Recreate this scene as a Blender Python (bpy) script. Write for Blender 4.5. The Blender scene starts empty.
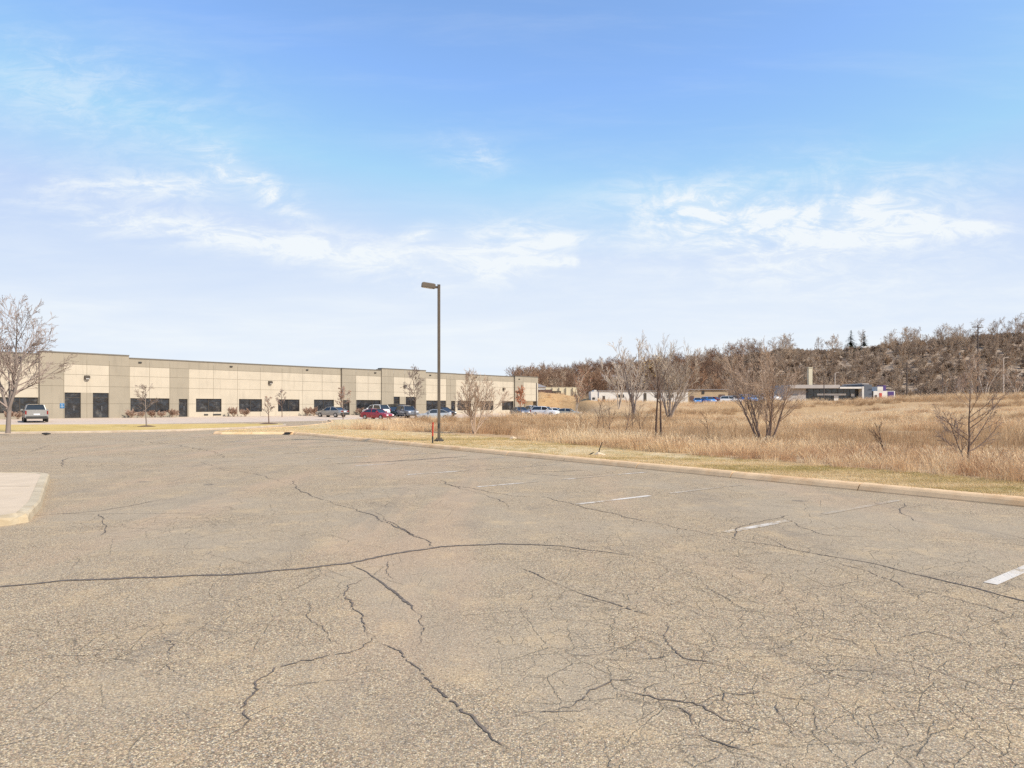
import bpy, math, random
import numpy as np
from mathutils import Vector, Matrix

R = math.radians
EYE, FP, HOR, CX = 1.6, 670.0, 406.0, 512.0
scene = bpy.context.scene
col = scene.collection
random.seed(7)
rng = np.random.default_rng(11)

# ------------------------------------------------------------------ helpers
def G(px, py, z=0.0):
    Y = (EYE - z) * FP / (py - HOR)
    return ((px - CX) / FP * Y, Y)
def PX(px, Y):
    return (px - CX) / FP * Y
def ZY(py, Y):
    return EYE + (HOR - py) / FP * Y

def tag(o, label=None, cat=None, group=None, kind=None):
    if label: o['label'] = label
    if cat: o['category'] = cat
    if group: o['group'] = group
    if kind: o['kind'] = kind
    return o
def empty(name, loc=(0, 0, 0), rz=0, label=None, cat=None, group=None):
    o = bpy.data.objects.new(name, None)
    o.empty_display_size = 0.3
    o.location = loc; o.rotation_euler = (0, 0, rz)
    col.objects.link(o)
    return tag(o, label, cat, group)

class MB:
    def __init__(s):
        s.v = []; s.f = []; s.m = []
    def add(s, vs, fs, mi=0):
        b = len(s.v); s.v += [tuple(v) for v in vs]
        for f in fs:
            s.f.append(tuple(i + b for i in f)); s.m.append(mi)
    def box(s, a, b, mi=0, M=None, taper=0.0):
        x0, y0, z0 = a; x1, y1, z1 = b; t = taper
        vs = [(x0, y0, z0), (x1, y0, z0), (x1, y1, z0), (x0, y1, z0),
              (x0 + t, y0 + t, z1), (x1 - t, y0 + t, z1), (x1 - t, y1 - t, z1), (x0 + t, y1 - t, z1)]
        if M is not None: vs = [tuple(M @ Vector(v)) for v in vs]
        s.add(vs, [(0, 3, 2, 1), (4, 5, 6, 7), (0, 1, 5, 4), (1, 2, 6, 5), (2, 3, 7, 6), (3, 0, 4, 7)], mi)
    def tube(s, pts, rad, n=6, mi=0, caps=True):
        pts = [Vector(p) for p in pts]
        rings = []
        up = Vector((0.13, 0.31, 0.94)).normalized()
        b = len(s.v)
        for i, p in enumerate(pts):
            t = (pts[min(i + 1, len(pts) - 1)] - pts[max(i - 1, 0)])
            if t.length < 1e-9: t = Vector((0, 0, 1))
            t.normalize()
            a = t.cross(up)
            if a.length < 0.05: a = t.cross(Vector((1, 0, 0)))
            a.normalize(); c = t.cross(a)
            r = rad[i] if hasattr(rad, '__len__') else rad
            for k in range(n):
                w = 2 * math.pi * k / n
                s.v.append(tuple(p + a * (r * math.cos(w)) + c * (r * math.sin(w))))
        for i in range(len(pts) - 1):
            for k in range(n):
                k2 = (k + 1) % n
                s.f.append((b + i * n + k, b + i * n + k2, b + (i + 1) * n + k2, b + (i + 1) * n + k)); s.m.append(mi)
        if caps:
            s.f.append(tuple(b + k for k in range(n))[::-1]); s.m.append(mi)
            e = b + (len(pts) - 1) * n
            s.f.append(tuple(e + k for k in range(n))); s.m.append(mi)
    def cyl(s, c, axis, r, h, n=16, mi=0):
        a = Vector(axis).normalized(); c = Vector(c)
        s.tube([c - a * h / 2, c + a * h / 2], r, n, mi)
    def mesh(s, name, mats, smooth=False):
        me = bpy.data.meshes.new(name)
        me.from_pydata(s.v, [], s.f)
        for m in (mats if isinstance(mats, (list, tuple)) else [mats]): me.materials.append(m)
        me.polygons.foreach_set('material_index', s.m)
        if smooth: me.polygons.foreach_set('use_smooth', [True] * len(s.f))
        me.update()
        return me
    def build(s, name, mats, parent=None, smooth=False, loc=None):
        o = bpy.data.objects.new(name, s.mesh(name, mats, smooth))
        col.objects.link(o)
        if parent: o.parent = parent
        if loc: o.location = loc
        return o
def bevel(o, w, seg=2):
    m = o.modifiers.new('bevel', 'BEVEL'); m.width = w; m.segments = seg; m.limit_method = 'ANGLE'
    return o
def copy_tree(root, loc, rz=0, label=None, group=None, scale=None):
    r = root.copy(); col.objects.link(r); r.location = loc; r.rotation_euler = (0, 0, rz)
    if scale: r.scale = (scale,) * 3
    if label: r['label'] = label
    if group: r['group'] = group
    for ch in list(root.children):
        c = ch.copy(); col.objects.link(c); c.parent = r
        for g in list(ch.children):
            d = g.copy(); col.objects.link(d); d.parent = c
    return r

# ------------------------------------------------------------------ materials
class NT:
    """small helper round a node tree"""
    def __init__(s, tree):
        s.t = tree; s.N = tree.nodes; s.L = tree.links
    def n(s, typ, **kw):
        o = s.N.new(typ)
        for k, v in kw.items():
            if k.startswith('i_'):
                o.inputs[k[2:].replace('_', ' ')].default_value = v
            else: setattr(o, k, v)
        return o
    def link(s, a, b): s.L.new(a, b)
    def noise(s, vec, scale, detail=4, rough=0.55, dist=0.0):
        o = s.n('ShaderNodeTexNoise'); o.inputs['Scale'].default_value = scale
        o.inputs['Detail'].default_value = detail; o.inputs['Roughness'].default_value = rough
        o.inputs['Distortion'].default_value = dist
        if vec is not None: s.link(vec, o.inputs['Vector'])
        return o.outputs['Fac']
    def ramp(s, fac, stops, interp='LINEAR'):
        o = s.n('ShaderNodeValToRGB'); o.color_ramp.interpolation = interp
        el = o.color_ramp.elements
        while len(el) < len(stops): el.new(0.5)
        for e, (p, c) in zip(el, stops):
            e.position = p
            e.color = (c, c, c, 1) if not hasattr(c, '__len__') else (*c, 1)
        s.link(fac, o.inputs['Fac'])
        return o.outputs['Color']
    def mix(s, fac, a, b, blend='MIX'):
        o = s.n('ShaderNodeMix'); o.data_type = 'RGBA'; o.blend_type = blend
        for k, v in ((0, fac), (6, a), (7, b)):
            if hasattr(v, 'links') or isinstance(v, bpy.types.NodeSocket): s.link(v, o.inputs[k])
            elif k == 0: o.inputs[0].default_value = v
            else: o.inputs[k].default_value = (*v, 1)
        return o.outputs[2]
    def math(s, op, a, b=None, c=None, clamp=False):
        o = s.n('ShaderNodeMath'); o.operation = op; o.use_clamp = clamp
        for i, v in enumerate((a, b, c)):
            if v is None: continue
            if isinstance(v, bpy.types.NodeSocket): s.link(v, o.inputs[i])
            else: o.inputs[i].default_value = v
        return o.outputs[0]
    def mapr(s, v, a, b, c=0.0, d=1.0, smooth=True):
        o = s.n('ShaderNodeMapRange'); o.interpolation_type = 'SMOOTHSTEP' if smooth else 'LINEAR'
        s.link(v, o.inputs[0])
        for i, x in enumerate((a, b, c, d)): o.inputs[i + 1].default_value = x
        return o.outputs[0]
    def scalev(s, vec, sc, rot=0.0, loc=(0, 0, 0)):
        o = s.n('ShaderNodeMapping'); o.inputs['Scale'].default_value = sc
        o.inputs['Rotation'].default_value = (0, 0, rot); o.inputs['Location'].default_value = loc
        s.link(vec, o.inputs['Vector']); return o.outputs[0]
    def bump(s, h, strength, dist=0.01):
        o = s.n('ShaderNodeBump'); o.inputs['Strength'].default_value = strength; o.inputs['Distance'].default_value = dist
        s.link(h, o.inputs['Height']); return o.outputs[0]

def newmat(name):
    m = bpy.data.materials.new(name); m.use_nodes = True
    nt = NT(m.node_tree); b = nt.N['Principled BSDF']
    return m, nt, b
def plain(name, c, rough=0.6, metal=0.0, var=0.12, scale=6.0, bumpv=0.0, spec=0.5, coat=0.0):
    m, nt, b = newmat(name)
    tc = nt.n('ShaderNodeTexCoord').outputs['Object']
    f = nt.noise(tc, scale, 5, 0.6)
    lo = tuple(x * (1 - var) for x in c); hi = tuple(min(1, x * (1 + var)) for x in c)
    nt.link(nt.ramp(f, [(0.3, lo), (0.7, hi)]), b.inputs['Base Color'])
    b.inputs['Roughness'].default_value = rough; b.inputs['Metallic'].default_value = metal
    b.inputs['Specular IOR Level'].default_value = spec
    b.inputs['Coat Weight'].default_value = coat
    if bumpv: nt.link(nt.bump(nt.noise(tc, scale * 5, 4), bumpv), b.inputs['Normal'])
    return m

def asphalt_color(nt, pos):
    # aggregate stones of 6-12 mm in worn binder
    v1 = nt.n('ShaderNodeTexVoronoi'); v1.inputs['Scale'].default_value = 120; nt.link(pos, v1.inputs['Vector'])
    v2 = nt.n('ShaderNodeTexVoronoi'); v2.inputs['Scale'].default_value = 46; nt.link(pos, v2.inputs['Vector'])
    sep = nt.n('ShaderNodeSeparateColor'); nt.link(v1.outputs['Color'], sep.inputs[0])
    sep2 = nt.n('ShaderNodeSeparateColor'); nt.link(v2.outputs['Color'], sep2.inputs[0])
    c1 = nt.ramp(sep.outputs[0], [(0.0, (0.052, 0.044, 0.034)), (0.19, (0.211, 0.154, 0.098)), (0.42, (0.438, 0.324, 0.190)),
                                  (0.70, (0.583, 0.433, 0.248)), (0.9, (0.793, 0.619, 0.368)), (1.0, (1.020, 0.857, 0.570))])
    c2 = nt.ramp(sep2.outputs[1], [(0.0, (0.225, 0.161, 0.105)), (0.3, (0.383, 0.278, 0.169)), (0.6, (0.438, 0.321, 0.200)),
                                   (0.85, (0.529, 0.359, 0.219)), (1.0, (0.608, 0.481, 0.299))])
    c = nt.mix(0.26, c1, c2)
    # some stones are reddish, some blue grey
    c = nt.mix(nt.mapr(sep.outputs[1], .78, .82, 0, .55), c, (0.472, 0.294, 0.194))
    c = nt.mix(nt.mapr(sep.outputs[1], .22, .18, 0, .5), c, (0.260, 0.257, 0.240))
    # binder between stones
    gap = nt.mapr(v1.outputs['Distance'], 0.40, 0.68)
    c = nt.mix(nt.math('MULTIPLY', gap, 0.6), c, (0.132, 0.100, 0.063))
    # large blotches, greyer and browner areas, streaks along the parking rows
    n1 = nt.noise(pos, 0.32, 5, 0.6, 0.4)
    c = nt.mix(nt.math('MULTIPLY', nt.mapr(n1, 0.44, 0.62), 0.62), c, (0.371, 0.295, 0.203))
    n2 = nt.noise(pos, 1.7, 6, 0.68)
    c = nt.mix(nt.math('MULTIPLY', nt.mapr(n2, 0.48, 0.72), 0.42), c, (0.583, 0.413, 0.225))
    n3 = nt.noise(nt.scalev(pos, (0.9, 0.16, 1), R(36.9)), 1.0, 6, 0.62, 0.6)
    c = nt.mix(nt.math('MULTIPLY', nt.mapr(n3, 0.53, 0.68), 0.42), c, (0.264, 0.209, 0.149))
    n3b = nt.noise(nt.scalev(pos, (0.35, 0.06, 1), R(36.9)), 1.3, 6, 0.6, 0.4)
    c = nt.mix(nt.math('MULTIPLY', nt.mapr(n3b, 0.50, 0.66), 0.38), c, (0.502, 0.333, 0.210))
    n4 = nt.noise(pos, 9.0, 5, 0.72)
    c = nt.mix(nt.math('MULTIPLY', nt.mapr(n4, 0.56, 0.74), 0.38), c, (0.158, 0.123, 0.086))
    pit = nt.mapr(nt.noise(pos, 62, 2, 0.5), 0.585, 0.66)
    c = nt.mix(nt.math('MULTIPLY', pit, 0.6), c, (0.062, 0.052, 0.042))
    pal = nt.mapr(nt.noise(nt.scalev(pos, (1, 1, 1), 0, (7, 3, 0)), 75, 2, 0.5), 0.63, 0.69)
    c = nt.mix(nt.math('MULTIPLY', pal, 0.5), c, (0.808, 0.727, 0.567))
    # oil drips and darker worn patches, small pale scuffs
    n6 = nt.noise(pos, 0.75, 5, 0.62, 0.3)
    c = nt.mix(nt.math('MULTIPLY', nt.mapr(n6, 0.58, 0.70), 0.28), c, (0.180, 0.149, 0.118))
    vo = nt.n('ShaderNodeTexVoronoi'); vo.inputs['Scale'].default_value = 0.55; nt.link(pos, vo.inputs['Vector'])
    drip = nt.math('MULTIPLY', nt.mapr(nt.math('ADD', vo.outputs['Distance'], nt.math('MULTIPLY', nt.noise(pos, 6, 4, 0.6), 0.12)), 0.15, 0.10), nt.mapr(nt.noise(pos, 0.2, 2), .48, .56))
    c = nt.mix(nt.math('MULTIPLY', drip, 0.55), c, (0.120, 0.102, 0.086))
    # hairline crazing, denser where the surface is worn
    w = nt.n('ShaderNodeMix'); w.data_type = 'VECTOR'; w.inputs[0].default_value = 0.13
    nz = nt.n('ShaderNodeTexNoise'); nz.inputs['Scale'].default_value = 1.7; nz.inputs['Detail'].default_value = 7
    nz.inputs['Roughness'].default_value = 0.7
    nt.link(pos, nz.inputs['Vector']); nt.link(pos, w.inputs[4]); nt.link(nz.outputs['Color'], w.inputs[5])
    crack_sum = None
    for sc, th, mlo, mhi, seed in ((1.3, 0.009, 0.47, 0.57, 0), (2.7, 0.014, 0.50, 0.60, 30), (5.6, 0.020, 0.54, 0.62, 60)):
        ve = nt.n('ShaderNodeTexVoronoi'); ve.feature = 'DISTANCE_TO_EDGE'; ve.inputs['Scale'].default_value = sc
        nt.link(w.outputs[1], ve.inputs['Vector'])
        msk = nt.mapr(nt.noise(nt.scalev(pos, (1, 1, 1), 0, (seed, seed, 0)), 0.35, 4, 0.6), mlo, mhi)
        if sc > 2:   # the worn corner of the lot is crazed all over
            vd = nt.n('ShaderNodeVectorMath'); vd.operation = 'DISTANCE'; nt.link(pos, vd.inputs[0]); vd.inputs[1].default_value = (2.9, 4.9, 0)
            dd = nt.math('ADD', vd.outputs['Value'], nt.math('MULTIPLY', nt.noise(pos, 0.9, 4, 0.6), 1.6))
            msk = nt.math('MAXIMUM', msk, nt.mapr(dd, 4.6, 3.0))
        k = nt.math('MULTIPLY', nt.mapr(ve.outputs['Distance'], th, th * 0.2), msk)
        crack_sum = k if crack_sum is None else nt.math('MAXIMUM', crack_sum, k)
    brk = nt.mapr(nt.noise(pos, 5.0, 4, 0.7), 0.38, 0.52)
    crack = nt.math('MULTIPLY', crack_sum, brk)
    c = nt.mix(nt.math('MULTIPLY', crack, 0.42), c, (0.132, 0.100, 0.062))
    h = nt.math('SUBTRACT', nt.math('MULTIPLY', v1.outputs['Distance'], -0.35), nt.math('MULTIPLY', crack, 1.0))
    return c, h

def make_asphalt():
    m, nt, b = newmat('worn_asphalt')
    pos = nt.n('ShaderNodeNewGeometry').outputs['Position']
    c, h = asphalt_color(nt, pos)
    nt.link(c, b.inputs['Base Color']); b.inputs['Roughness'].default_value = 0.93
    b.inputs['Specular IOR Level'].default_value = 0.25
    nt.link(nt.bump(h, 0.75, 0.008), b.inputs['Normal'])
    return m
def make_paint(lo=0.97, hi=0.78):
    m, nt, b = newmat('worn_white_paint')
    pos = nt.n('ShaderNodeNewGeometry').outputs['Position']
    c, h = asphalt_color(nt, pos)
    f = nt.noise(pos, 38, 6, 0.75); g = nt.noise(pos, 1.1, 4, 0.6); k = nt.noise(pos, 9, 4, 0.7)
    s = nt.math('ADD', nt.math('MULTIPLY', f, 0.5), nt.math('ADD', nt.math('MULTIPLY', g, 0.9), nt.math('MULTIPLY', k, 0.35)))
    wear = nt.mapr(s, lo, hi)
    c2 = nt.mix(nt.math('MULTIPLY', wear, 0.72), c, (0.72, 0.66, 0.58))
    nt.link(c2, b.inputs['Base Color']); b.inputs['Roughness'].default_value = 0.8
    nt.link(nt.bump(h, 0.5, 0.006), b.inputs['Normal'])
    return m
def make_concrete(name, c, var=0.18, stain=(0.3, 0.2, 0.11), sa=0.4):
    m, nt, b = newmat(name)
    pos = nt.n('ShaderNodeNewGeometry').outputs['Position']
    n1 = nt.noise(pos, 2.5, 6, 0.65); n2 = nt.noise(pos, 60, 4, 0.7); n3 = nt.noise(pos, 0.9, 5, 0.65, 0.5)
    a = nt.ramp(n1, [(0.3, tuple(x * (1 - var) for x in c)), (0.7, tuple(x * (1 + var) for x in c))])
    a = nt.mix(nt.math('MULTIPLY', nt.mapr(n2, 0.5, 0.75), 0.35), a, tuple(x * 0.5 for x in c))
    a = nt.mix(nt.math('MULTIPLY', nt.mapr(n3, 0.48, 0.66), sa), a, stain)
    nt.link(a, b.inputs['Base Color']); b.inputs['Roughness'].default_value = 0.9
    nt.link(nt.bump(n2, 0.35, 0.006), b.inputs['Normal'])
    return m
def make_wall(name, c):
    m, nt, b = newmat(name)
    pos = nt.n('ShaderNodeNewGeometry').outputs['Position']
    n1 = nt.noise(pos, 0.5, 6, 0.6); n2 = nt.noise(nt.scalev(pos, (2.2, 2.2, 0.25)), 1.0, 6, 0.65)
    n3 = nt.noise(pos, 14, 4, 0.6)
    a = nt.ramp(n1, [(0.3, tuple(x * 0.93 for x in c)), (0.7, tuple(x * 1.06 for x in c))])
    a = nt.mix(nt.math('MULTIPLY', nt.mapr(n2, 0.5, 0.75), 0.42), a, tuple(x * 0.66 for x in c))
    a = nt.mix(nt.math('MULTIPLY', nt.mapr(n3, 0.5, 0.7), 0.12), a, tuple(x * 0.8 for x in c))
    nt.link(a, b.inputs['Base Color']); b.inputs['Roughness'].default_value = 0.88
    nt.link(nt.bump(n3, 0.2, 0.01), b.inputs['Normal'])
    return m
def make_ground():
    m, nt, b = newmat('dry_meadow_soil')
    pos = nt.n('ShaderNodeNewGeometry').outputs['Position']
    at = nt.n('ShaderNodeAttribute'); at.attribute_name = 'mown'
    wd = nt.n('ShaderNodeAttribute'); wd.attribute_name = 'wood'
    oc = nt.n('ShaderNodeAttribute'); oc.attribute_name = 'ochre'
    n1 = nt.noise(pos, 0.16, 6, 0.62, 0.6); n2 = nt.noise(pos, 1.9, 6, 0.7); n3 = nt.noise(pos, 14, 5, 0.7)
    n4 = nt.noise(nt.scalev(pos, (0.05, 0.35, 1)), 1.0, 6, 0.65, 0.8)
    c = nt.ramp(n1, [(0.3, (0.43, 0.28, 0.145)), (0.5, (0.50, 0.34, 0.185)), (0.7, (0.56, 0.41, 0.25))])
    c = nt.mix(nt.math('MULTIPLY', nt.mapr(n2, 0.45, 0.68), 0.5), c, (0.28, 0.17, 0.09))
    c = nt.mix(nt.math('MULTIPLY', nt.mapr(n4, 0.48, 0.64), 0.45), c, (0.33, 0.20, 0.115))
    c = nt.mix(nt.math('MULTIPLY', nt.mapr(n3, 0.5, 0.75), 0.3), c, (0.66, 0.5, 0.32))
    cm = nt.ramp(n2, [(0.3, (0.48, 0.35, 0.17)), (0.5, (0.60, 0.45, 0.25)), (0.7, (0.68, 0.52, 0.32))])
    cm = nt.mix(nt.math('MULTIPLY', nt.mapr(nt.noise(pos, 0.7, 5, 0.65), 0.46, 0.62), 0.4), cm, (0.38, 0.30, 0.11))
    cm = nt.mix(nt.math('MULTIPLY', nt.mapr(n3, 0.48, 0.7), 0.5), cm, (0.30, 0.22, 0.10))
    c = nt.mix(at.outputs['Fac'], c, cm)
    co = nt.ramp(n2, [(0.3, (0.40, 0.23, 0.10)), (0.7, (0.54, 0.35, 0.17))])
    c = nt.mix(oc.outputs['Fac'], c, co)
    cw = nt.ramp(n2, [(0.3, (0.27, 0.20, 0.14)), (0.7, (0.42, 0.32, 0.23))])
    c = nt.mix(wd.outputs['Fac'], c, cw)
    nt.link(c, b.inputs['Base Color']); b.inputs['Roughness'].default_value = 0.95
    b.inputs['Specular IOR Level'].default_value = 0.15
    nt.link(nt.bump(nt.math('ADD', n3, n2), 0.8, 0.06), b.inputs['Normal'])
    return m
def make_lawn():
    m, nt, b = newmat('yellow_lawn')
    pos = nt.n('ShaderNodeNewGeometry').outputs['Position']
    n2 = nt.noise(pos, 0.5, 6, 0.7, 0.4); n3 = nt.noise(pos, 9, 5, 0.7); n5 = nt.noise(nt.scalev(pos, (0.15, 0.5, 1)), 1, 4)
    c = nt.ramp(n2, [(0.3, (0.46, 0.31, 0.085)), (0.5, (0.56, 0.385, 0.12)), (0.7, (0.60, 0.44, 0.19))])
    c = nt.mix(nt.math('MULTIPLY', nt.mapr(n5, 0.48, 0.64), 0.45), c, (0.34, 0.27, 0.07))
    c = nt.mix(nt.math('MULTIPLY', nt.mapr(n3, 0.5, 0.72), 0.4), c, (0.27, 0.21, 0.05))
    nt.link(c, b.inputs['Base Color']); b.inputs['Roughness'].default_value = 0.95
    nt.link(nt.bump(n3, 0.7, 0.04), b.inputs['Normal'])
    return m
def make_grassblade(name, stops):
    m, nt, b = newmat(name)
    oi = nt.n('ShaderNodeObjectInfo')
    pos = nt.n('ShaderNodeNewGeometry').outputs['Position']
    big = nt.noise(nt.scalev(pos, (.09, .42, 1), R(-6)), 1.0, 6, 0.7)
    v = nt.math('ADD', nt.math('MULTIPLY', oi.outputs['Random'], 0.36), nt.math('MULTIPLY', nt.mapr(big, 0.38, 0.62), 0.64))
    c = nt.ramp(v, stops)
    nt.link(c, b.inputs['Base Color']); b.inputs['Roughness'].default_value = 0.8
    b.inputs['Specular IOR Level'].default_value = 0.2
    # thin blades let light through
    tr = nt.n('ShaderNodeBsdfTranslucent'); nt.link(c, tr.inputs[0])
    mx = nt.n('ShaderNodeMixShader'); mx.inputs[0].default_value = 0.3
    nt.link(b.outputs[0], mx.inputs[1]); nt.link(tr.outputs[0], mx.inputs[2])
    nt.link(mx.outputs[0], nt.N['Material Output'].inputs[0])
    return m
def make_bark(name, stops, scale=3.0):
    m, nt, b = newmat(name)
    oi = nt.n('ShaderNodeObjectInfo')
    tc = nt.n('ShaderNodeTexCoord').outputs['Object']
    f = nt.noise(tc, scale, 4, 0.6)
    v = nt.math('ADD', nt.math('MULTIPLY', oi.outputs['Random'], 0.6), nt.math('MULTIPLY', f, 0.4))
    nt.link(nt.ramp(v, stops), b.inputs['Base Color']); b.inputs['Roughness'].default_value = 0.9
    b.inputs['Specular IOR Level'].default_value = 0.2
    return m
def glass(name, c=(0.012, 0.012, 0.013), rough=0.05):
    m, nt, b = newmat(name)
    pos = nt.n('ShaderNodeNewGeometry').outputs['Position']
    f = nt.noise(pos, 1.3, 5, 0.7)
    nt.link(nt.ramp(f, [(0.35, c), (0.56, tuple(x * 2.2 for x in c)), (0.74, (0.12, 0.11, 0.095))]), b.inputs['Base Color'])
    b.inputs['Roughness'].default_value = rough; b.inputs['Specular IOR Level'].default_value = 0.85
    nt.link(nt.bump(nt.noise(pos, 1.4, 4), .5, .06), b.inputs['Normal'])
    return m

M = {}
M['asphalt'] = make_asphalt()
M['paint'] = make_paint(.94, .80)
M['paint_worn'] = make_paint(.84, .70)
M['paint_bold'] = make_paint(1.03, .86)
M['kerb'] = make_concrete('kerb_concrete', (0.74, 0.50, 0.28), 0.14, (0.60, 0.34, 0.15), 0.6)
M['gutter'] = make_concrete('gutter_concrete', (0.46, 0.37, 0.28), 0.15)
M['slab'] = make_concrete('island_concrete', (0.58, 0.45, 0.31), 0.08, (0.5, 0.38, 0.24), 0.3)
M['slabkerb'] = make_concrete('island_kerb_concrete', (0.48, 0.39, 0.26), 0.2, (0.34, 0.25, 0.14), 0.6)
M['drive'] = make_concrete('front_drive', (0.56, 0.44, 0.335), 0.1, (0.38, 0.29, 0.23), 0.4)
M['crack'] = plain('crack_fill', (0.13, 0.10, 0.076), 0.9, var=0.5, scale=25)
M['tan'] = make_wall('tan_concrete', (0.31, 0.266, 0.20))
M['cream'] = make_wall('cream_concrete', (0.475, 0.41, 0.315))
M['groove'] = plain('joint', (0.24, 0.195, 0.13), 0.9)
M['coping'] = plain('coping_metal', (0.16, 0.14, 0.11), 0.5, 0.3)
M['frame'] = plain('bronze_frame', (0.085, 0.07, 0.055), 0.45, 0.4)
M['glass'] = glass('dark_window_glass')
M['roof'] = plain('flat_roof', (0.3, 0.28, 0.25), 0.9)
M['ground'] = make_ground()
M['lawn'] = make_lawn()
M['pole'] = plain('bronze_pole', (0.135, 0.105, 0.075), 0.5, 0.2, var=0.15, scale=2)
M['lens'] = plain('lamp_lens', (0.35, 0.33, 0.3), 0.25)
M['orange'] = plain('orange_marker', (0.42, 0.045, 0.02), 0.5)
M['dark'] = plain('dark_metal', (0.03, 0.028, 0.025), 0.6)
M['tyre'] = plain('tyre_rubber', (0.02, 0.02, 0.02), 0.85)
M['rim'] = plain('alloy', (0.5, 0.5, 0.5), 0.35, 0.7)
M['carglass'] = plain('car_glass', (0.02, 0.026, 0.032), 0.06, var=0.1, spec=0.8)
M['red_lens'] = plain('red_lens', (0.22, 0.015, 0.015), 0.2)
M['clear_lens'] = plain('clear_lens', (0.7, 0.7, 0.7), 0.15)
M['white'] = plain('white_paint', (0.74, 0.72, 0.68), 0.6, var=0.06)
M['plate'] = plain('plate', (0.6, 0.6, 0.62), 0.5)
M['blue_sign'] = plain('blue_sign', (0.02, 0.13, 0.28), 0.5)
M['mulch'] = plain('bark_mulch', (0.12, 0.07, 0.04), 0.95, var=0.4, scale=30, bumpv=0.5)
M['bark_grey'] = make_bark('grey_bark', [(0.2, (0.20, 0.16, 0.135)), (0.8, (0.33, 0.27, 0.235))])
M['bark_dark'] = make_bark('dark_bark', [(0.2, (0.09, 0.057, 0.042)), (0.8, (0.19, 0.125, 0.092))])
M['bark_brown'] = make_bark('brown_bark', [(0.2, (0.16, 0.11, 0.085)), (0.8, (0.28, 0.20, 0.155))])
M['bark_tan'] = make_bark('tan_twigs', [(0.2, (0.36, 0.25, 0.17)), (0.8, (0.50, 0.37, 0.27))])
M['bark_pale'] = make_bark('pale_bark', [(0.2, (0.42, 0.34, 0.26)), (0.8, (0.58, 0.49, 0.40))])
M['bark_mauve'] = make_bark('mauve_twigs', [(0.2, (0.23, 0.175, 0.145)), (0.8, (0.34, 0.265, 0.225))])
M['twig_wood'] = make_bark('woodland_twigs', [(0.0, (0.25, 0.17, 0.115)), (0.35, (0.36, 0.26, 0.185)), (0.6, (0.47, 0.355, 0.25)),
                                              (0.8, (0.44, 0.30, 0.19)), (1.0, (0.60, 0.49, 0.36))], 0.2)
M['twig_dark'] = make_bark('dark_woodland_twigs', [(0.0, (0.12, 0.07, 0.045)), (0.35, (0.20, 0.12, 0.08)), (0.6, (0.28, 0.17, 0.105)), (0.85, (0.36, 0.19, 0.10)), (1.0, (0.36, 0.26, 0.18))], 0.2)
M['leaf_red'] = make_bark('rust_leaves', [(0.1, (0.30, 0.10, 0.05)), (0.9, (0.50, 0.22, 0.12))])
M['leaf_gold'] = make_bark('ochre_leaves', [(0.1, (0.40, 0.26, 0.10)), (0.9, (0.55, 0.38, 0.17))])
M['leaf_green'] = make_bark('fir_needles', [(0.1, (0.05, 0.07, 0.035)), (0.9, (0.09, 0.11, 0.06))])
M['shrub'] = make_bark('shrub_twigs', [(0.1, (0.34, 0.21, 0.15)), (0.9, (0.46, 0.32, 0.24))])
M['tall_grass'] = make_grassblade('tall_dry_grass', [(0.0, (0.36, 0.20, 0.11)), (0.22, (0.60, 0.38, 0.215)), (0.5, (0.77, 0.565, 0.335)), (1.0, (0.88, 0.71, 0.47))])
M['short_grass'] = make_grassblade('mown_grass', [(0.0, (0.36, 0.28, 0.09)), (0.22, (0.50, 0.38, 0.16)), (0.45, (0.68, 0.50, 0.27)), (1.0, (0.80, 0.62, 0.38))])
M['brush'] = make_grassblade('dead_brush', [(0.0, (0.28, 0.165, 0.085)), (0.5, (0.46, 0.30, 0.165)), (1.0, (0.60, 0.43, 0.26))])

# ------------------------------------------------------------------ site layout
U = np.array([-0.6, 0.8]); Nn = np.array([0.8, 0.6]); P0 = np.array([8.1, 10.6])
def KS(s, d=0.0): return tuple(P0 + U * s + Nn * d)
def span(px): return 65.5 - 0.0614 * (px - 60)
def FA(px):
    Y = 4690 / span(px); return np.array([PX(px, Y), Y])
F0 = FA(60); F1 = FA(514)
FD = (F1 - F0) / np.linalg.norm(F1 - F0); FN = np.array([FD[1], -FD[0]])
def tF(px): return float(np.dot(FA(px) - F0, FD))
def FW(t, o): return F0 + FD * t + FN * o          # facade coords to world
T_END = tF(537)

def outer(k): return tuple(F0 + FN * 20 + FD * k)
kerb_main = [KS(s) for s in np.arange(-45, 32.1, 1.4)]
nose = [(-12.3, 37.55), (-13.6, 37.75), (-15.1, 37.75), (-16.4, 37.8), (-17.1, 38.2), (-17.4, 39.1), (-17.35, 41),
        (-16.9, 43.6), (-16.2, 48.0), (-15.9, 53.0), (-16.2, 58.0), (-17.2, 63.5), (-18.6, 68.5), outer(20)]
kerb_path = kerb_main + nose
field_poly = np.array(kerb_path + [outer(k) for k in (40, 60, 72)] + [tuple(FW(86, 14)), tuple(FW(91, 6)), tuple(FW(94, -4)), tuple(FW(100, -60)), (-60, 330), (-400, 420), (-500, 900), (1500, 900), (1500, -40), (40, -40)])

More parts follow.
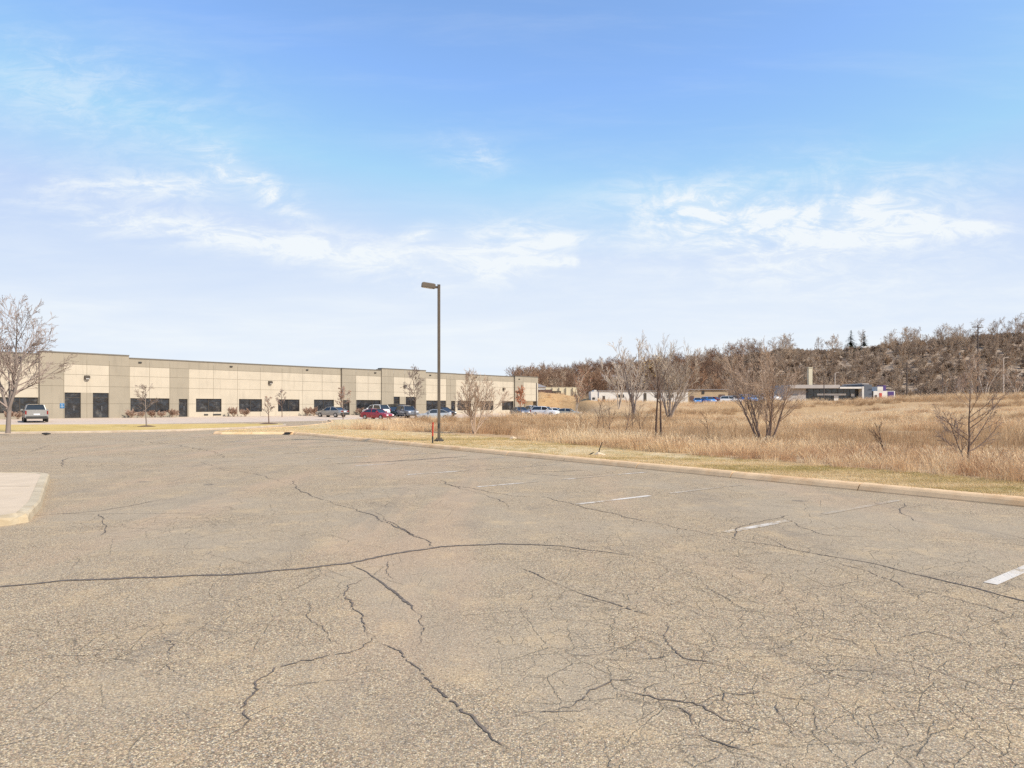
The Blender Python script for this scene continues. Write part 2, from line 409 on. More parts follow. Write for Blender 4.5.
def sdist(poly, x, y):
    """signed distance to polygon (positive inside), numpy arrays"""
    d2 = np.full(x.shape, 1e18); inside = np.zeros(x.shape, bool)
    n = len(poly)
    for i in range(n):
        ax, ay = poly[i]; bx, by = poly[(i + 1) % n]
        ex, ey = bx - ax, by - ay
        t = np.clip(((x - ax) * ex + (y - ay) * ey) / (ex * ex + ey * ey + 1e-12), 0, 1)
        d2 = np.minimum(d2, (x - ax - t * ex) ** 2 + (y - ay - t * ey) ** 2)
        c = ((ay > y) != (by > y))
        with np.errstate(divide='ignore', invalid='ignore'):
            xi = (bx - ax) * (y - ay) / ((by - ay) if by != ay else 1e-12) + ax
        inside ^= c & (x < xi)
    return np.where(inside, 1, -1) * np.sqrt(d2)
def sst(a, b, x):
    t = np.clip((x - a) / (b - a), 0, 1); return t * t * (3 - 2 * t)
_rs = np.random.default_rng(5)
_w = [(_rs.normal(size=2) / L, _rs.uniform(0, 6.28), A) for L, A in ((28, .25), (17, .18), (9, .10), (6, .07), (3.5, .04), (2.2, .03), (40, .3))]
def wob(x, y):
    z = 0
    for k, p, A in _w: z = z + A * np.sin(k[0] * x * 2 + k[1] * y * 2 + p)
    return z
CRX = [400, 515, 540, 560, 580, 600, 690, 770, 850, 900, 1024, 1200]
CRY = [408, 404, 394, 395.5, 399.5, 403.5, 404.5, 402, 400.5, 398.8, 396.3, 393]
CRR = [150, 150, 150, 150, 145, 135, 135, 122, 118, 112, 105, 100]
RGX = [300, 470, 505, 540, 600, 640, 700, 740, 780, 830, 870, 900, 950, 1000, 1100, 1300]
RGY = [402, 396, 390, 385, 380, 378, 371, 364, 358, 359, 356, 352, 347, 343, 336, 328]
def lot_z(q, k):
    """front drive height: q metres out from the facade, k along it"""
    zo = 0.0 - 0.25 * sst(20, 40, k)
    return 0.28 + (zo - 0.28) * np.clip(q / 20.0, 0, 1)
def zt(x, y):
    x = np.asarray(x, float); y = np.asarray(y, float)
    yy = np.maximum(y, 2.0); px = CX + FP * np.clip(x / yy, -1.6, 1.6)
    sd = sdist(field_poly, x, y)
    q = (x - F0[0]) * FN[0] + (y - F0[1]) * FN[1]; k = (x - F0[0]) * FD[0] + (y - F0[1]) * FD[1]
    zf = 0.118 + (-0.28 - 0.118) * sst(5, 16, sd) + wob(x, y) * sst(6, 16, sd) * 0.5
    zlow = zf
    yc = np.interp(px, CRX, CRY); rc = np.interp(px, CRX, CRR)
    zc = EYE + (HOR - yc) / FP * rc
    st = np.interp(px, [400, 575, 610, 760, 900, 1024], [0.88, 0.88, 0.7, 0.62, 0.45, 0.4])
    bank = (zc + 0.28) * sst(st * rc, rc, y) * sst(500, 530, px)
    z = zlow
    zl = np.where(y > 30, np.where((q < 20.3) & (q > -60), lot_z(q, k) - 0.09, -0.08), -0.08)
    z = np.where(sd > 0, np.where(sd < 0.25, -0.08 + (z + 0.08) * sd / 0.25, z), zl)
    z = z + bank
    yr = np.interp(px, RGX, RGY); rr = 350.0
    zr = EYE + (HOR - yr) / FP * rr
    z = z + np.maximum(zr - z, 0) * sst(215, 352, y) ** 0.85
    z = z + wob(x * .2, y * .2) * 3.0 * sst(230, 300, y)
    return z
def zt1(x, y): return float(zt(np.array([x]), np.array([y]))[0])

# ------------------------------------------------------------------ ground
def build_ground():
    rows = [3.0]
    while rows[-1] < 620: rows.append(rows[-1] * 1.0155)
    rows = np.array(rows)
    cols = np.concatenate([np.linspace(-1.6, -0.62, 40)[:-1], np.linspace(-0.62, 1.0, 400), np.linspace(1.0, 2.6, 60)[1:]])
    A, Rr = np.meshgrid(cols, rows)
    X = A * Rr; Yv = Rr.copy()
    Z = zt(X, Yv)
    nr, nc = A.shape
    V = np.stack([X, Yv, Z], -1).reshape(-1, 3)
    i = np.arange((nr - 1) * (nc - 1)); r = i // (nc - 1); c = i % (nc - 1)
    a = r * nc + c
    Fq = np.stack([a, a + 1, a + nc + 1, a + nc], -1)
    me = bpy.data.meshes.new('meadow')
    me.vertices.add(len(V)); me.vertices.foreach_set('co', V.ravel())
    me.loops.add(len(Fq) * 4); me.polygons.add(len(Fq))
    me.loops.foreach_set('vertex_index', Fq.ravel().astype(np.int32))
    me.polygons.foreach_set('loop_start', np.arange(0, len(Fq) * 4, 4, dtype=np.int32))
    me.polygons.foreach_set('use_smooth', np.ones(len(Fq), bool))
    me.update(calc_edges=True)
    sd = sdist(field_poly, X, Yv)
    s = (X - P0[0]) * U[0] + (Yv - P0[1]) * U[1]
    edge = np.clip(2.3 + 0.12 * s, 1.6, 5.2) + wob(X * 3, Yv * 3) * 0.5
    mown = ((1 - sst(edge - .2, edge + .5, sd)) * (1 - sst(70, 80, Yv))).ravel()
    px = CX + FP * X / Yv
    wood = (sst(195, 225, Yv) * sst(430, 500, px)).ravel()
    ochre = (np.exp(-((px - 560) / 60) ** 2) * sst(118, 130, Yv) + np.exp(-((px - 735) / 40) ** 2) * sst(92, 108, Yv)
             + 0.75 * np.exp(-((px - 840) / 90) ** 2) * sst(80, 95, Yv) + 0.7 * np.exp(-((px - 1015) / 35) ** 2) * sst(60, 75, Yv)).ravel()
    for nm, val in (('mown', mown), ('wood', wood), ('ochre', np.clip(ochre, 0, 1))):
        at = me.attributes.new(nm, 'FLOAT', 'POINT'); at.data.foreach_set('value', val.astype(np.float32))
    me.materials.append(M['ground'])
    o = bpy.data.objects.new('meadow', me); col.objects.link(o); tag(o, kind='structure')
    b = MB(); b.add([(-6000, -6000, -1.2), (6000, -6000, -1.2), (6000, 6000, -1.2), (-6000, 6000, -1.2)], [(0, 1, 2, 3)])
    tag(b.build('ground', M['ground']), kind='structure')
build_ground()

def poly_sheet(name, pts, z, mat, thick=None, side_mat=None):
    """flat (or z-per-point) polygon, triangulated"""
    import bmesh
    bm = bmesh.new()
    vs = [bm.verts.new((p[0], p[1], p[2] if len(p) > 2 else z)) for p in pts]
    f = bm.faces.new(vs)
    if f.normal.z < 0 or True:
        bm.normal_update()
        if f.normal.z < 0: f.normal_flip()
    bmesh.ops.triangulate(bm, faces=[f])
    me = bpy.data.meshes.new(name); bm.to_mesh(me); bm.free()
    me.materials.append(mat)
    o = bpy.data.objects.new(name, me); col.objects.link(o)
    return tag(o, kind='structure')
lot = [(-95, -40)] + [(-95, outer(-90)[1])] + [outer(k) for k in range(-90, 21, 10)] + list(reversed(kerb_path[:-1]))
poly_sheet('parking_lot', lot, 0.0, M['asphalt'])
# front drive, between the facade and the outer line
b = MB(); ks = list(np.linspace(-90, 92, 40)); qs = [-5 , 0.0, 5, 10, 15, 20.0]
for i, k in enumerate(ks):
    for q in qs:
        q = min(q, 20 - 13 * float(sst(70, 92, np.array(k))))
        p = FW(k, q); b.v.append((p[0], p[1], float(lot_z(max(q, 0), k)) + (0.004 if q < 19 else 0.004)))
for i in range(len(ks) - 1):
    for j in range(len(qs) - 1):
        a = i * len(qs) + j; b.f.append((a, a + 1, a + len(qs) + 1, a + len(qs))); b.m.append(0)
fd = b.build('front_drive', M['drive']); tag(fd, kind='structure')

def smooth_poly(pts, n=3, closed=True):
    for _ in range(n):
        out = []
        m = len(pts)
        for i in range(m if closed else m - 1):
            a = np.array(pts[i]); c = np.array(pts[(i + 1) % m])
            out += [tuple(a * .75 + c * .25), tuple(a * .25 + c * .75)]
        pts = out if closed else [pts[0]] + out + [pts[-1]]
    return pts
def offset_poly(pts, d):
    P = np.array(pts); n = len(P); out = []
    area = 0.5 * sum(P[i][0] * P[(i + 1) % n][1] - P[(i + 1) % n][0] * P[i][1] for i in range(n))
    sg = 1 if area > 0 else -1
    for i in range(n):
        t = P[(i + 1) % n] - P[i - 1]; t = t / (np.linalg.norm(t) + 1e-9)
        out.append(tuple(P[i] + sg * d * np.array([-t[1], t[0]])))
    return out
def raised(name, pts, zb, ztop, top_mat, kerb_mat, kw=0.16, rag=0.0):
    """raised island: kerb ring with rounded shoulder and an inner surface"""
    b = MB(); n = len(pts)
    prof = [(0, zb), (0.012, ztop - 0.03), (0.035, ztop), (kw, ztop + 0.003), (kw + 0.006, ztop - 0.006)]
    rings = []
    for d, z in prof:
        op = offset_poly(pts, d)
        ring = []
        for i, p in enumerate(op):
            zz = z
            if rag and 0.01 < d < 0.05: zz -= rag(p[0], p[1])
            ring.append((p[0], p[1], zz))
        rings.append(ring)
    for ring in rings: b.v += ring
    for r in range(len(prof) - 1):
        for i in range(n):
            i2 = (i + 1) % n
            b.f.append((r * n + i, r * n + i2, (r + 1) * n + i2, (r + 1) * n + i)); b.m.append(1)
    k = (len(prof) - 1) * n
    b.f.append(tuple(k + i for i in range(n))); b.m.append(0)
    o = b.build(name, [top_mat, kerb_mat]); tag(o, kind='structure'); return o
# yellow lawn strip in front of the building
strip = [(-95, 33.5), (-60, 35.2), (-40, 36.2), (-29, 38.0), (-22, 41.2), (-19.2, 46.0), (-18.2, 51), (-18.2, 54.5), (-19.6, 57.2), (-23, 57.0), (-29, 55), (-41, 53.8), (-60, 50), (-95, 44)]
raised('lawn_strip', smooth_poly(strip, 2), -0.02, 0.12, M['lawn'], M['gutter'], 0.15)
# pale concrete island at left
isl = [(-6.62, 9.35), (-9.75, 14.1), (-10.15, 14.75), (-10.9, 15.0), (-24, 15.4), (-24, 8.4), (-7.6, 8.62), (-6.75, 8.85)]
def dense(pts, step):
    out = []
    n = len(pts)
    for i in range(n):
        a = np.array(pts[i]); c = np.array(pts[(i + 1) % n]); m = max(1, int(np.linalg.norm(c - a) / step))
        out += [tuple(a + (c - a) * j / m) for j in range(m)]
    return out
ip = dense(smooth_poly(isl, 1), 0.12)
ip = [(x + random.uniform(-1, 1) * (0.022 if y < 9.2 else 0.0015), y + random.uniform(-1, 1) * (0.025 if y < 9.2 else 0.0015)) for x, y in ip]
raised('concrete_island', ip, -0.01, 0.13, M['slab'], M['slabkerb'], 0.15, rag=lambda x, y: (random.uniform(0, 0.045) if y < 9.4 else random.uniform(0, 0.008)))

# kerb in cast lengths with open joints
def sweep_kerb(path, joints=2.8, gap=0.022):
    P = [np.array(p) for p in path]
    L = [0]
    for i in range(1, len(P)): L.append(L[-1] + np.linalg.norm(P[i] - P[i - 1]))
    def at(l):
        l = min(max(l, 0), L[-1] - 1e-6)
        i = int(np.searchsorted(L, l, side='right')) - 1; f = (l - L[i]) / (L[i + 1] - L[i])
        p = P[i] + (P[i + 1] - P[i]) * f
        e = 0.5
        i0 = max(0, int(np.searchsorted(L, max(l - e, 0), side='right')) - 1)
        def pt(q):
            q = min(max(q, 0), L[-1] - 1e-6); j = int(np.searchsorted(L, q, side='right')) - 1
            return P[j] + (P[j + 1] - P[j]) * ((q - L[j]) / (L[j + 1] - L[j]))
        t = pt(l + e) - pt(l - e); t /= np.linalg.norm(t)
        return p, np.array([t[1], -t[0]])   # normal to the field side
    b = MB()
    off0 = 45.0 % joints
    l = 0.0
    prof = [(-0.012, -0.03), (-0.006, 0.0), (0.0, 0.02), (0.05, 0.085), (0.085, 0.115), (0.12, 0.132), (0.24, 0.136), (0.25, 0.12), (0.25, -0.05)]
    seg = 0
    while l < L[-1] - 0.1:
        l1 = min(l + joints, L[-1])
        m = 8
        base = len(b.v)
        tw = random.uniform(-.006, .006)
        sh = random.uniform(-.006, .006)
        for j in range(m + 1):
            ll = l + gap / 2 + (l1 - l - gap) * j / m
            p, nn = at(ll)
            for d, z in prof:
                jx = random.uniform(-.003, .003) if 0 <= d < .1 and z > .05 else 0
                q = p + nn * (d + sh + jx); b.v.append((q[0], q[1], z + (tw + jx if z > 0.03 else 0)))
        k = len(prof)
        for j in range(m):
            for i in range(k - 1):
                a = base + j * k + i
                b.f.append((a, a + k, a + k + 1, a + 1)); b.m.append(0)
        b.f.append(tuple(base + i for i in range(k))); b.m.append(0)
        e = base + m * k
        b.f.append(tuple(e + i for i in range(k))[::-1]); b.m.append(0)
        l = l1
    return b
kb = sweep_kerb([(p[0], p[1]) for p in kerb_path]).build('kerb', [M['kerb'], M['gutter']]); tag(kb, kind='structure')
# dark soil strip seen in the joints
# storm drain inlet in the kerb end
t = empty('storm_drain', (-12.55, 37.45, 0.0), R(-12), 'small dark storm drain inlet at the far end of the long kerb', 'drain')
b = MB(); b.box((-.16, -.06, 0.012), (.16, .02, .13)); b.box((-.16, -.3, 0.008), (.16, -.07, 0.02)); b.build('drain_throat', M['dark'], t)
b = MB(); b.box((-.2, -.04, .139), (.2, .35, .165)); b.build('drain_cover', M['kerb'], t)

# stall lines
b = MB()
for k in range(-6, 13):
    s = -1.38 + 2.92 * k
    w = 0.055; q = random.Random(k + 50)
    st_ = -5.78 + .17 * min(max(k, 0), 2)
    for a, c, mi in ((st_, (-3.9 + q.uniform(-.4, .2)) if k != 0 else -2.6, 0 if k != 0 else 2), (-3.2, -1.6, 1), (-1.5, -.9 + q.uniform(-.1, .4), 0 if k % 2 else 1)):
        for seg in range(6):
            d0 = a + (c - a) * seg / 6; d1 = a + (c - a) * (seg + 1) / 6
            q4 = [KS(s - w, d0), KS(s + w, d0), KS(s + w, d1), KS(s - w, d1)]
            b.add([(p[0], p[1], 0.0045) for p in q4], [(0, 3, 2, 1)], mi)
o = b.build('stall_lines', [M['paint'], M['paint_worn'], M['paint_bold']]); tag(o, kind='structure')

# ------------------------------------------------------------------ cracks (ribbons lying on the asphalt)
cr = MB()
def crack(pts, w0=0.012, wander=0.035, seal=False, wj=0.5, sprout=True):
    P = [np.array(G(x, y)) for x, y in pts]
    w = w0 * (1.0 if seal else .72)
    out = []
    for i in range(len(P) - 1):
        L = np.linalg.norm(P[i + 1] - P[i]); m = max(2, int(L / 0.03))
        tdir = (P[i + 1] - P[i]) / L; nd = np.array([-tdir[1], tdir[0]])
        ph = random.uniform(0, 6)
        for j in range(m):
            f = j / m
            env = math.sin(math.pi * f)
            off = wander * (math.sin(f * L * 7 + ph) * 0.6 + random.uniform(-.5, .5) * (0.35 if seal else 0.6)) * env
            out.append(P[i] + (P[i + 1] - P[i]) * f + nd * off)
    out.append(P[-1])
    n = len(out); base = len(cr.v)
    ww = w
    for i, p in enumerate(out):
        t = out[min(i + 1, n - 1)] - out[max(i - 1, 0)]; t = t / (np.linalg.norm(t) + 1e-9); nd = np.array([-t[1], t[0]])
        ww = min(max(ww + random.uniform(-.25, .25) * w * wj * 2, w * 0.35), w * 1.7)
        e = min(1, i / 6, (n - 1 - i) / 6); hw = ww * max(e, 0.12) / 2
        for sgn in (-1, 1):
            q = p + nd * hw * sgn * random.uniform(.55, 1.45); cr.v.append((q[0], q[1], 0.0045))
    for i in range(n - 1):
        a = base + 2 * i
        if not seal and random.random() < 0.05: continue
        cr.f.append((a, a + 1, a + 3, a + 2)); cr.m.append(0)
crack([(-80, 592), (0, 587), (60, 581), (130, 578), (230, 575), (300, 569), (345, 564), (400, 553), (440, 547), (500, 544), (560, 546), (632, 556)], .032, .03, True, .3)
crack([(434, 547), (428, 541), (395, 527), (370, 514), (345, 507), (320, 499), (300, 491), (293, 483), (296, 480)], .022, .06)
crack([(375, 512), (400, 528), (420, 537)], .012, .06)
crack([(293, 485), (256, 474), (225, 470), (200, 462)], .015, .08)
crack([(350, 564), (368, 573), (388, 588), (412, 606), (416, 612)], .017, .02, True, .3)
crack([(416, 612), (420, 624), (422, 634), (417, 646), (408, 652)], .012, .05)
crack([(225, 745), (250, 720), (247, 700), (256, 682), (275, 668), (300, 661), (330, 655), (358, 650), (371, 642), (370, 634)], .010, .045)
crack([(370, 636), (362, 622), (352, 606), (345, 594), (347, 586), (365, 578)], .011, .05)
crack([(372, 642), (385, 645), (400, 651), (418, 668), (430, 681), (450, 701), (462, 712), (478, 724), (510, 750)], .013, .03)
crack([(478, 724), (512, 718), (560, 712), (600, 705)], .010, .05)
crack([(312, 567), (325, 575), (337, 581)], .009, .04)
crack([(305, 600), (310, 620), (330, 640), (345, 648)], .008, .06)
crack([(390, 560), (386, 570), (395, 580)], .008, .04)
crack([(520, 568), (560, 585), (600, 600), (645, 614), (655, 618)], .016, .03)
crack([(655, 618), (668, 630), (672, 648), (690, 660), (730, 668)], .010, .06)
crack([(560, 660), (600, 655), (620, 648), (650, 655), (665, 665)], .009, .05)
crack([(738, 541), (770, 545), (800, 551), (870, 563), (940, 580), (1024, 601), (1110, 628)], .016, .03, True, .4)
crack([(738, 541), (735, 534), (741, 526), (760, 522), (790, 515)], .013, .05)
crack([(738, 541), (700, 532), (660, 524), (640, 520), (600, 511), (575, 505), (545, 497), (512, 500 - 4), (480, 490), (445, 484)], .014, .07)
crack([(540, 547), (570, 551), (600, 553), (634, 556)], .014, .03)
crack([(780, 515), (800, 527), (825, 535), (870, 537)], .012, .05)
crack([(905, 503), (900, 512), (915, 521), (960, 528), (1000, 533), (1024, 539), (1090, 550)], .012, .05)
tag((lambda b_: (b_.add([(-24, 12.30, .1335), (-8.85, 12.30, .1335), (-8.85, 12.318, .1335), (-24, 12.318, .1335)], [(0, 1, 2, 3)]), b_.build('island_joint', M['groove']))[1])(MB()), kind='structure')
crack([(0, 518), (60, 514), (100, 511), (130, 506), (160, 500)], .016, .04, True, .4)
crack([(50, 514), (110, 514), (200, 513)], .013, .03)
crack([(99, 514), (103, 522), (105, 530), (100, 536)], .018, .05)
crack([(62, 467), (63, 460), (73, 457)], .03, .05)
crack([(155, 636), (175, 645), (165, 663), (185, 676), (190, 690)], .011, .05)
crack([(150, 640), (165, 642), (190, 640)], .008, .05)
crack([(620, 691), (650, 696), (680, 702), (712, 712), (740, 722), (790, 745)], .016, .05)
crack([(700, 710), (725, 693), (760, 692), (800, 697)], .010, .05)
crack([(540, 712), (570, 708), (590, 690), (612, 680), (640, 676)], .009, .05)
crack([(768, 703), (778, 700), (785, 722), (800, 745)], .012, .04)
crack([(440, 480), (452, 486), (475, 492), (500, 500), (505, 503)], .016, .07)
crack([(600, 545), (640, 560), (690, 575), (730, 600), (760, 615)], .008, .07)
crack([(790, 620), (820, 634), (850, 641), (880, 655)], .009, .06)
crack([(830, 560), (870, 572), (905, 588), (960, 600), (1024, 620)], .008, .06)
crack([(860, 655), (900, 660), (940, 672), (990, 690), (1040, 700)], .009, .06)
crack([(700, 600), (735, 612), (768, 610)], .008, .06)
crack([(900, 640), (925, 632), (960, 640)], .008, .06)
crack([(600, 475), (560, 476), (520, 473), (590, 470)], .04, .1)
crack([(330, 464), (380, 462), (430, 459), (470, 456)], .07, .1, True)
crack([(120, 440), (170, 444), (215, 452), (225, 458)], .03, .15)
crack([(0, 455), (30, 452), (50, 445)], .03, .1)
# random map cracking, denser to the lower right
for _ in range(60):
    x = random.gauss(840, 150); y = random.uniform(570, 735)
    if random.random() < 0.4: x = random.uniform(0, 1024); y = random.uniform(470, 740)
    pts = [(x, y)]; an = random.uniform(-.3, .7)
    for _k in range(random.randint(2, 5)):
        an += random.uniform(-.45, .45); st = random.uniform(7, 18) * (y - 406) / 220
        x += math.cos(an) * st * 1.5; y += math.sin(an) * st * .6
        if y < 440: break
        pts.append((x, y))
    if len(pts) > 2: crack(pts, random.uniform(.0035, .0075), .018)
o = cr.build('asphalt_cracks', M['crack']); tag(o, kind='structure')

# ------------------------------------------------------------------ vegetation generators
def rvec(r, s):
    return Vector((r.gauss(0, s), r.gauss(0, s), r.gauss(0, s)))
def grow(seed, spec):
    """returns list of (level, pts, radii). spec: height, trunk r, levels list of dicts"""
    r = random.Random(seed); out = []
    H = spec['h']
    def br(p, d, L, rad, lv):
        sp = spec['lv'][lv]
        n = sp.get('n', 4); pts = [p.copy()]; rr = [rad]; d = d.normalized(); dirs = [d.copy()]
        for i in range(n):
            d = (d + rvec(r, sp.get('wob', .12)) + Vector((0, 0, sp.get('up', .05)))).normalized()
            p = p + d * (L / n); pts.append(p.copy()); dirs.append(d.copy())
            rr.append(max(rad * (1 - (i + 1) / n * (1 - sp.get('tip', .35))), spec.get('rmin', .003)))
        out.append((lv, pts, rr))
        if lv + 1 < len(spec['lv']):
            c = spec['lv'][lv + 1]; k = c['k']; k = int(k + (r.random() < (k - int(k))))
            for j in range(k):
                f0 = c.get('from', .25); f = f0 + (1 - f0) * (j + r.uniform(.1, .9)) / k
                f = min(f, .98); x = f * n; i = min(int(x), n - 1); q = pts[i].lerp(pts[i + 1], x - i)
                dd = dirs[i + 1]
                side = dd.cross(rvec(r, 1))
                if side.length < 1e-4: side = Vector((1, 0, 0))
                side.normalize()
                ang = R(r.gauss(c.get('ang', 40), c.get('angs', 8)))
                nd = dd * math.cos(ang) + side * math.sin(ang)
                LL = L * c.get('len', .6) * r.uniform(.7, 1.2) * (1 - c.get('shr', .45) * f)
                rad2 = (rr[i] * (1 - x + i) + rr[i + 1] * (x - i)) * c.get('rr', .6)
                br(q, nd, LL, max(rad2, spec.get('rmin', .003)), lv + 1)
    for a in spec.get('stems', [((0, 0, 0), (0, 0, 1), 1.0)]):
        br(Vector(a[0]), Vector(a[1]), H * a[2], spec['r'] * (a[3] if len(a) > 3 else 1), 0)
    return out
def tree_mb(br, lo, hi, sides=(7, 5, 4, 3, 3)):
    b = MB()
    for lv, pts, rr in br:
        if lo <= lv <= hi: b.tube(pts, rr, sides[min(lv, 4)], 0, caps=False)
    return b
def leaves_mb(b, br, lv_min, n, size, mi, seed=1, spread=.1):
    r = random.Random(seed); tw = [x for x in br if x[0] >= lv_min]
    for _ in range(n):
        lv, pts, rr = r.choice(tw); i = r.randrange(len(pts) - 1)
        p = pts[i].lerp(pts[i + 1], r.random()) + rvec(r, spread)
        a = rvec(r, 1).normalized() * size * r.uniform(.6, 1.2); c = a.cross(rvec(r, 1)).normalized() * size * .6
        b.add([p - a, p + c, p + a, p - c], [(0, 1, 2, 3)], mi)
def add_tree(name, px, Y, spec, seed, trunk_m, twig_m, label, cat='tree', group=None, z=None, rz=0.0, leaf=None, scale=1.0, split=1, crown='crown', trunk='trunk'):
    x = PX(px, Y); z = zt1(x, Y) if z is None else z
    t = empty(name, (x, Y, z - 0.02), rz, label, cat, group)
    br = grow(seed, spec)
    tree_mb(br, 0, split - 1 + 0).build(trunk, trunk_m, t, smooth=True)
    b = tree_mb(br, split, 9)
    mats = [twig_m]
    if leaf:
        mats.append(leaf[0]); leaves_mb(b, br, leaf[3] if len(leaf) > 3 else 2, leaf[1], leaf[2], 1, seed, leaf[2] * 1.2)
    b.build(crown, mats, t)
    if scale != 1: t.scale = (scale,) * 3
    return t

# ---- shade tree at the far left (px 8)
sp = dict(h=6.35, r=.125, rmin=.008, lv=[dict(n=10, wob=.03, up=.06, tip=.12),
     dict(k=17, ang=50, angs=8, len=.70, shr=.60, n=8, wob=.045, up=.05, rr=.5, **{'from': .17}, tip=.2),
     dict(k=7, ang=34, angs=8, len=.5, shr=.45, n=5, wob=.06, up=.05, rr=.5, tip=.35, **{'from': .2}),
     dict(k=4.5, ang=32, angs=9, len=.5, shr=.4, n=3, wob=.07, up=.04, rr=.6, tip=.5),
     dict(k=2.5, ang=28, angs=8, len=.55, shr=.3, n=2, wob=.06, up=.03, rr=.7, tip=.8)],
     stems=[((0, 0, 0), (.02, 0, 1), 1.0), ((-.03, 0, 1.3), (-.38, .1, 1), .6, .7), ((.02, 0, 1.2), (.42, -.1, 1), .62, .72)])
add_tree('bare_tree', 8, 36.9, sp, 3, M['bark_grey'], M['bark_mauve'], 'largest bare tree at the left edge with a forked trunk on the yellow lawn strip', z=0.12, split=1)
# ---- small lawn trees
def mulch(px, Y, r, lab, z=0.12):
    x = PX(px, Y); b = MB(); n = 20
    rr = [r * random.uniform(.85, 1.1) for _ in range(n)]
    ring = [(math.cos(2 * math.pi * i / n) * rr[i], math.sin(2 * math.pi * i / n) * rr[i], 0) for i in range(n)]
    mid = [(p[0] * .5, p[1] * .5, .07 + random.uniform(-.015, .015)) for p in ring]
    b.v = ring + mid + [(0, 0, .09)]
    for i in range(n):
        j = (i + 1) % n; b.f += [(i, j, n + j, n + i), (n + i, n + j, 2 * n)]; b.m += [0, 0]
    o = b.build('mulch_ring', M['mulch'], loc=(x, Y, z + .004)); tag(o, lab, 'mulch')
def young(h, rmin=.012, k=10, l=.42): return dict(h=h, r=.05, rmin=rmin, lv=[dict(n=7, wob=.04, up=.08, tip=.3),
     dict(k=k * 1.3, ang=50, angs=10, len=l * 1.1, shr=.5, n=4, wob=.07, up=.04, rr=.55, **{'from': .36}),
     dict(k=6, ang=38, angs=10, len=.55, shr=.4, n=3, wob=.13, up=.03, rr=.7),
     dict(k=3, ang=35, angs=10, len=.5, shr=.4, n=2, wob=.13, up=.0, rr=.8)])
add_tree('young_tree', 146.5, 48.3, young(2.7, .010), 11, M['bark_grey'], M['bark_mauve'], 'small bare tree with rounded crown on the lawn strip before the wide window', z=.12)
mulch(146.5, 48.3, .6, 'dark mulch ring round the rounded bare tree on the lawn strip')
add_tree('young_tree', 269, 55.5, young(2.1, .012, 8, .34), 12, M['bark_dark'], M['bark_mauve'], 'smallest bare tree near the rounded tip of the yellow lawn strip', z=.12, leaf=(M['leaf_red'], 60, .04))
mulch(269, 55.5, .75, 'dark mulch ring round the smallest tree at the tip of the lawn strip')
add_tree('young_tree', 282, 84, young(3.4, .016, 9, .3), 13, M['bark_dark'], M['bark_mauve'], 'thin bare tree standing close to the wall between two windows', z=.15, leaf=(M['leaf_red'], 50, .05))
add_tree('young_tree', 343, 74, young(3.4, .018, 12, .3), 14, M['bark_dark'], M['bark_mauve'], 'narrow tree with rust leaves in front of the dark service door', leaf=(M['leaf_red'], 260, .055))
add_tree('young_tree', 415, 82, young(6.0, .018, 16, .34), 15, M['bark_dark'], M['bark_mauve'], 'tall slender bare tree just left of the lamp post before the facade')
add_tree('young_tree', 521, 104, young(4.2, .03, 14, .36), 16, M['bark_dark'], M['leaf_red'], 'rust leaved tree by the right end of the tan building', leaf=(M['leaf_red'], 420, .09))
# ---- multi stem shrub tree px 474
def multi(h, n, spread, r, seed, k=8, rmin=.006, l2=.45, up=.06):
    q = random.Random(seed); st = []
    for i in range(n):
        a = 2 * math.pi * (i + q.random() * .6) / n; s = spread * q.uniform(.4, 1.1)
        st.append(((math.cos(a) * .05, math.sin(a) * .05, 0), (math.cos(a) * s, math.sin(a) * s, 1), q.uniform(.75, 1.05), q.uniform(.6, 1)))
    return dict(h=h, r=r, rmin=rmin, stems=st, lv=[dict(n=8, wob=.10, up=.07, tip=.2),
        dict(k=k, ang=30, angs=8, len=l2, shr=.45, n=5, wob=.055, up=up, rr=.5, **{'from': .22}),
        dict(k=7, ang=28, angs=8, len=.55, shr=.35, n=4, wob=.06, up=.05, rr=.55),
        dict(k=4, ang=27, angs=8, len=.55, shr=.3, n=2, wob=.05, up=.03, rr=.7)])
add_tree('clump_tree', 474, 37, multi(2.75, 7, .42, .045, 21, 10, .0065, .5), 21, M['bark_tan'], M['bark_tan'], 'bushy bare tree of several pale stems in the dry grass right of the lamp post')
add_tree('clump_tree', 765, 24.3, multi(2.95, 8, .52, .05, 22, 10, .004, .55), 22, M['bark_brown'], M['bark_tan'], 'wide bare tree with several dark stems fanning out at the edge of the tall grass')
t = add_tree('twin_stem_tree', 659, 25.6, dict(h=2.9, r=.05, rmin=.0045, stems=[((-.14, 0, 0), (-.02, 0, 1), 1.0), ((.12, .25, 0), (.03, .02, 1), .92)],
     lv=[dict(n=9, wob=.03, up=.06, tip=.35), dict(k=8, ang=30, angs=9, len=.5, shr=.3, n=5, wob=.06, up=.05, rr=.5, **{'from': .5}),
         dict(k=4, ang=30, len=.45, n=3, wob=.11, up=.05, rr=.6), dict(k=3, ang=30, len=.5, n=2, wob=.1, rr=.8)]), 23,
     M['bark_dark'], M['bark_brown'], 'near tree with two straight dark stems rising from the tall grass edge')
add_tree('clump_tree', 670, 78, multi(7.4, 11, .46, .11, 24, 8, .012, .5), 24, M['bark_grey'], M['bark_pale'], 'broad grey crowned tree of many stems behind the twin stemmed tree')
add_tree('tall_tree', 634, 96, multi(10.8, 6, .14, .15, 25, 8, .016, .30, .08), 25, M['bark_grey'], M['bark_pale'], 'tallest pale bare tree with upright stems in front of the white shed')
add_tree('tall_tree', 619, 112, multi(8.6, 4, .14, .12, 26, 7, .016, .30, .08), 26, M['bark_pale'], M['bark_pale'], 'slim pale bare tree just left of the tallest one')
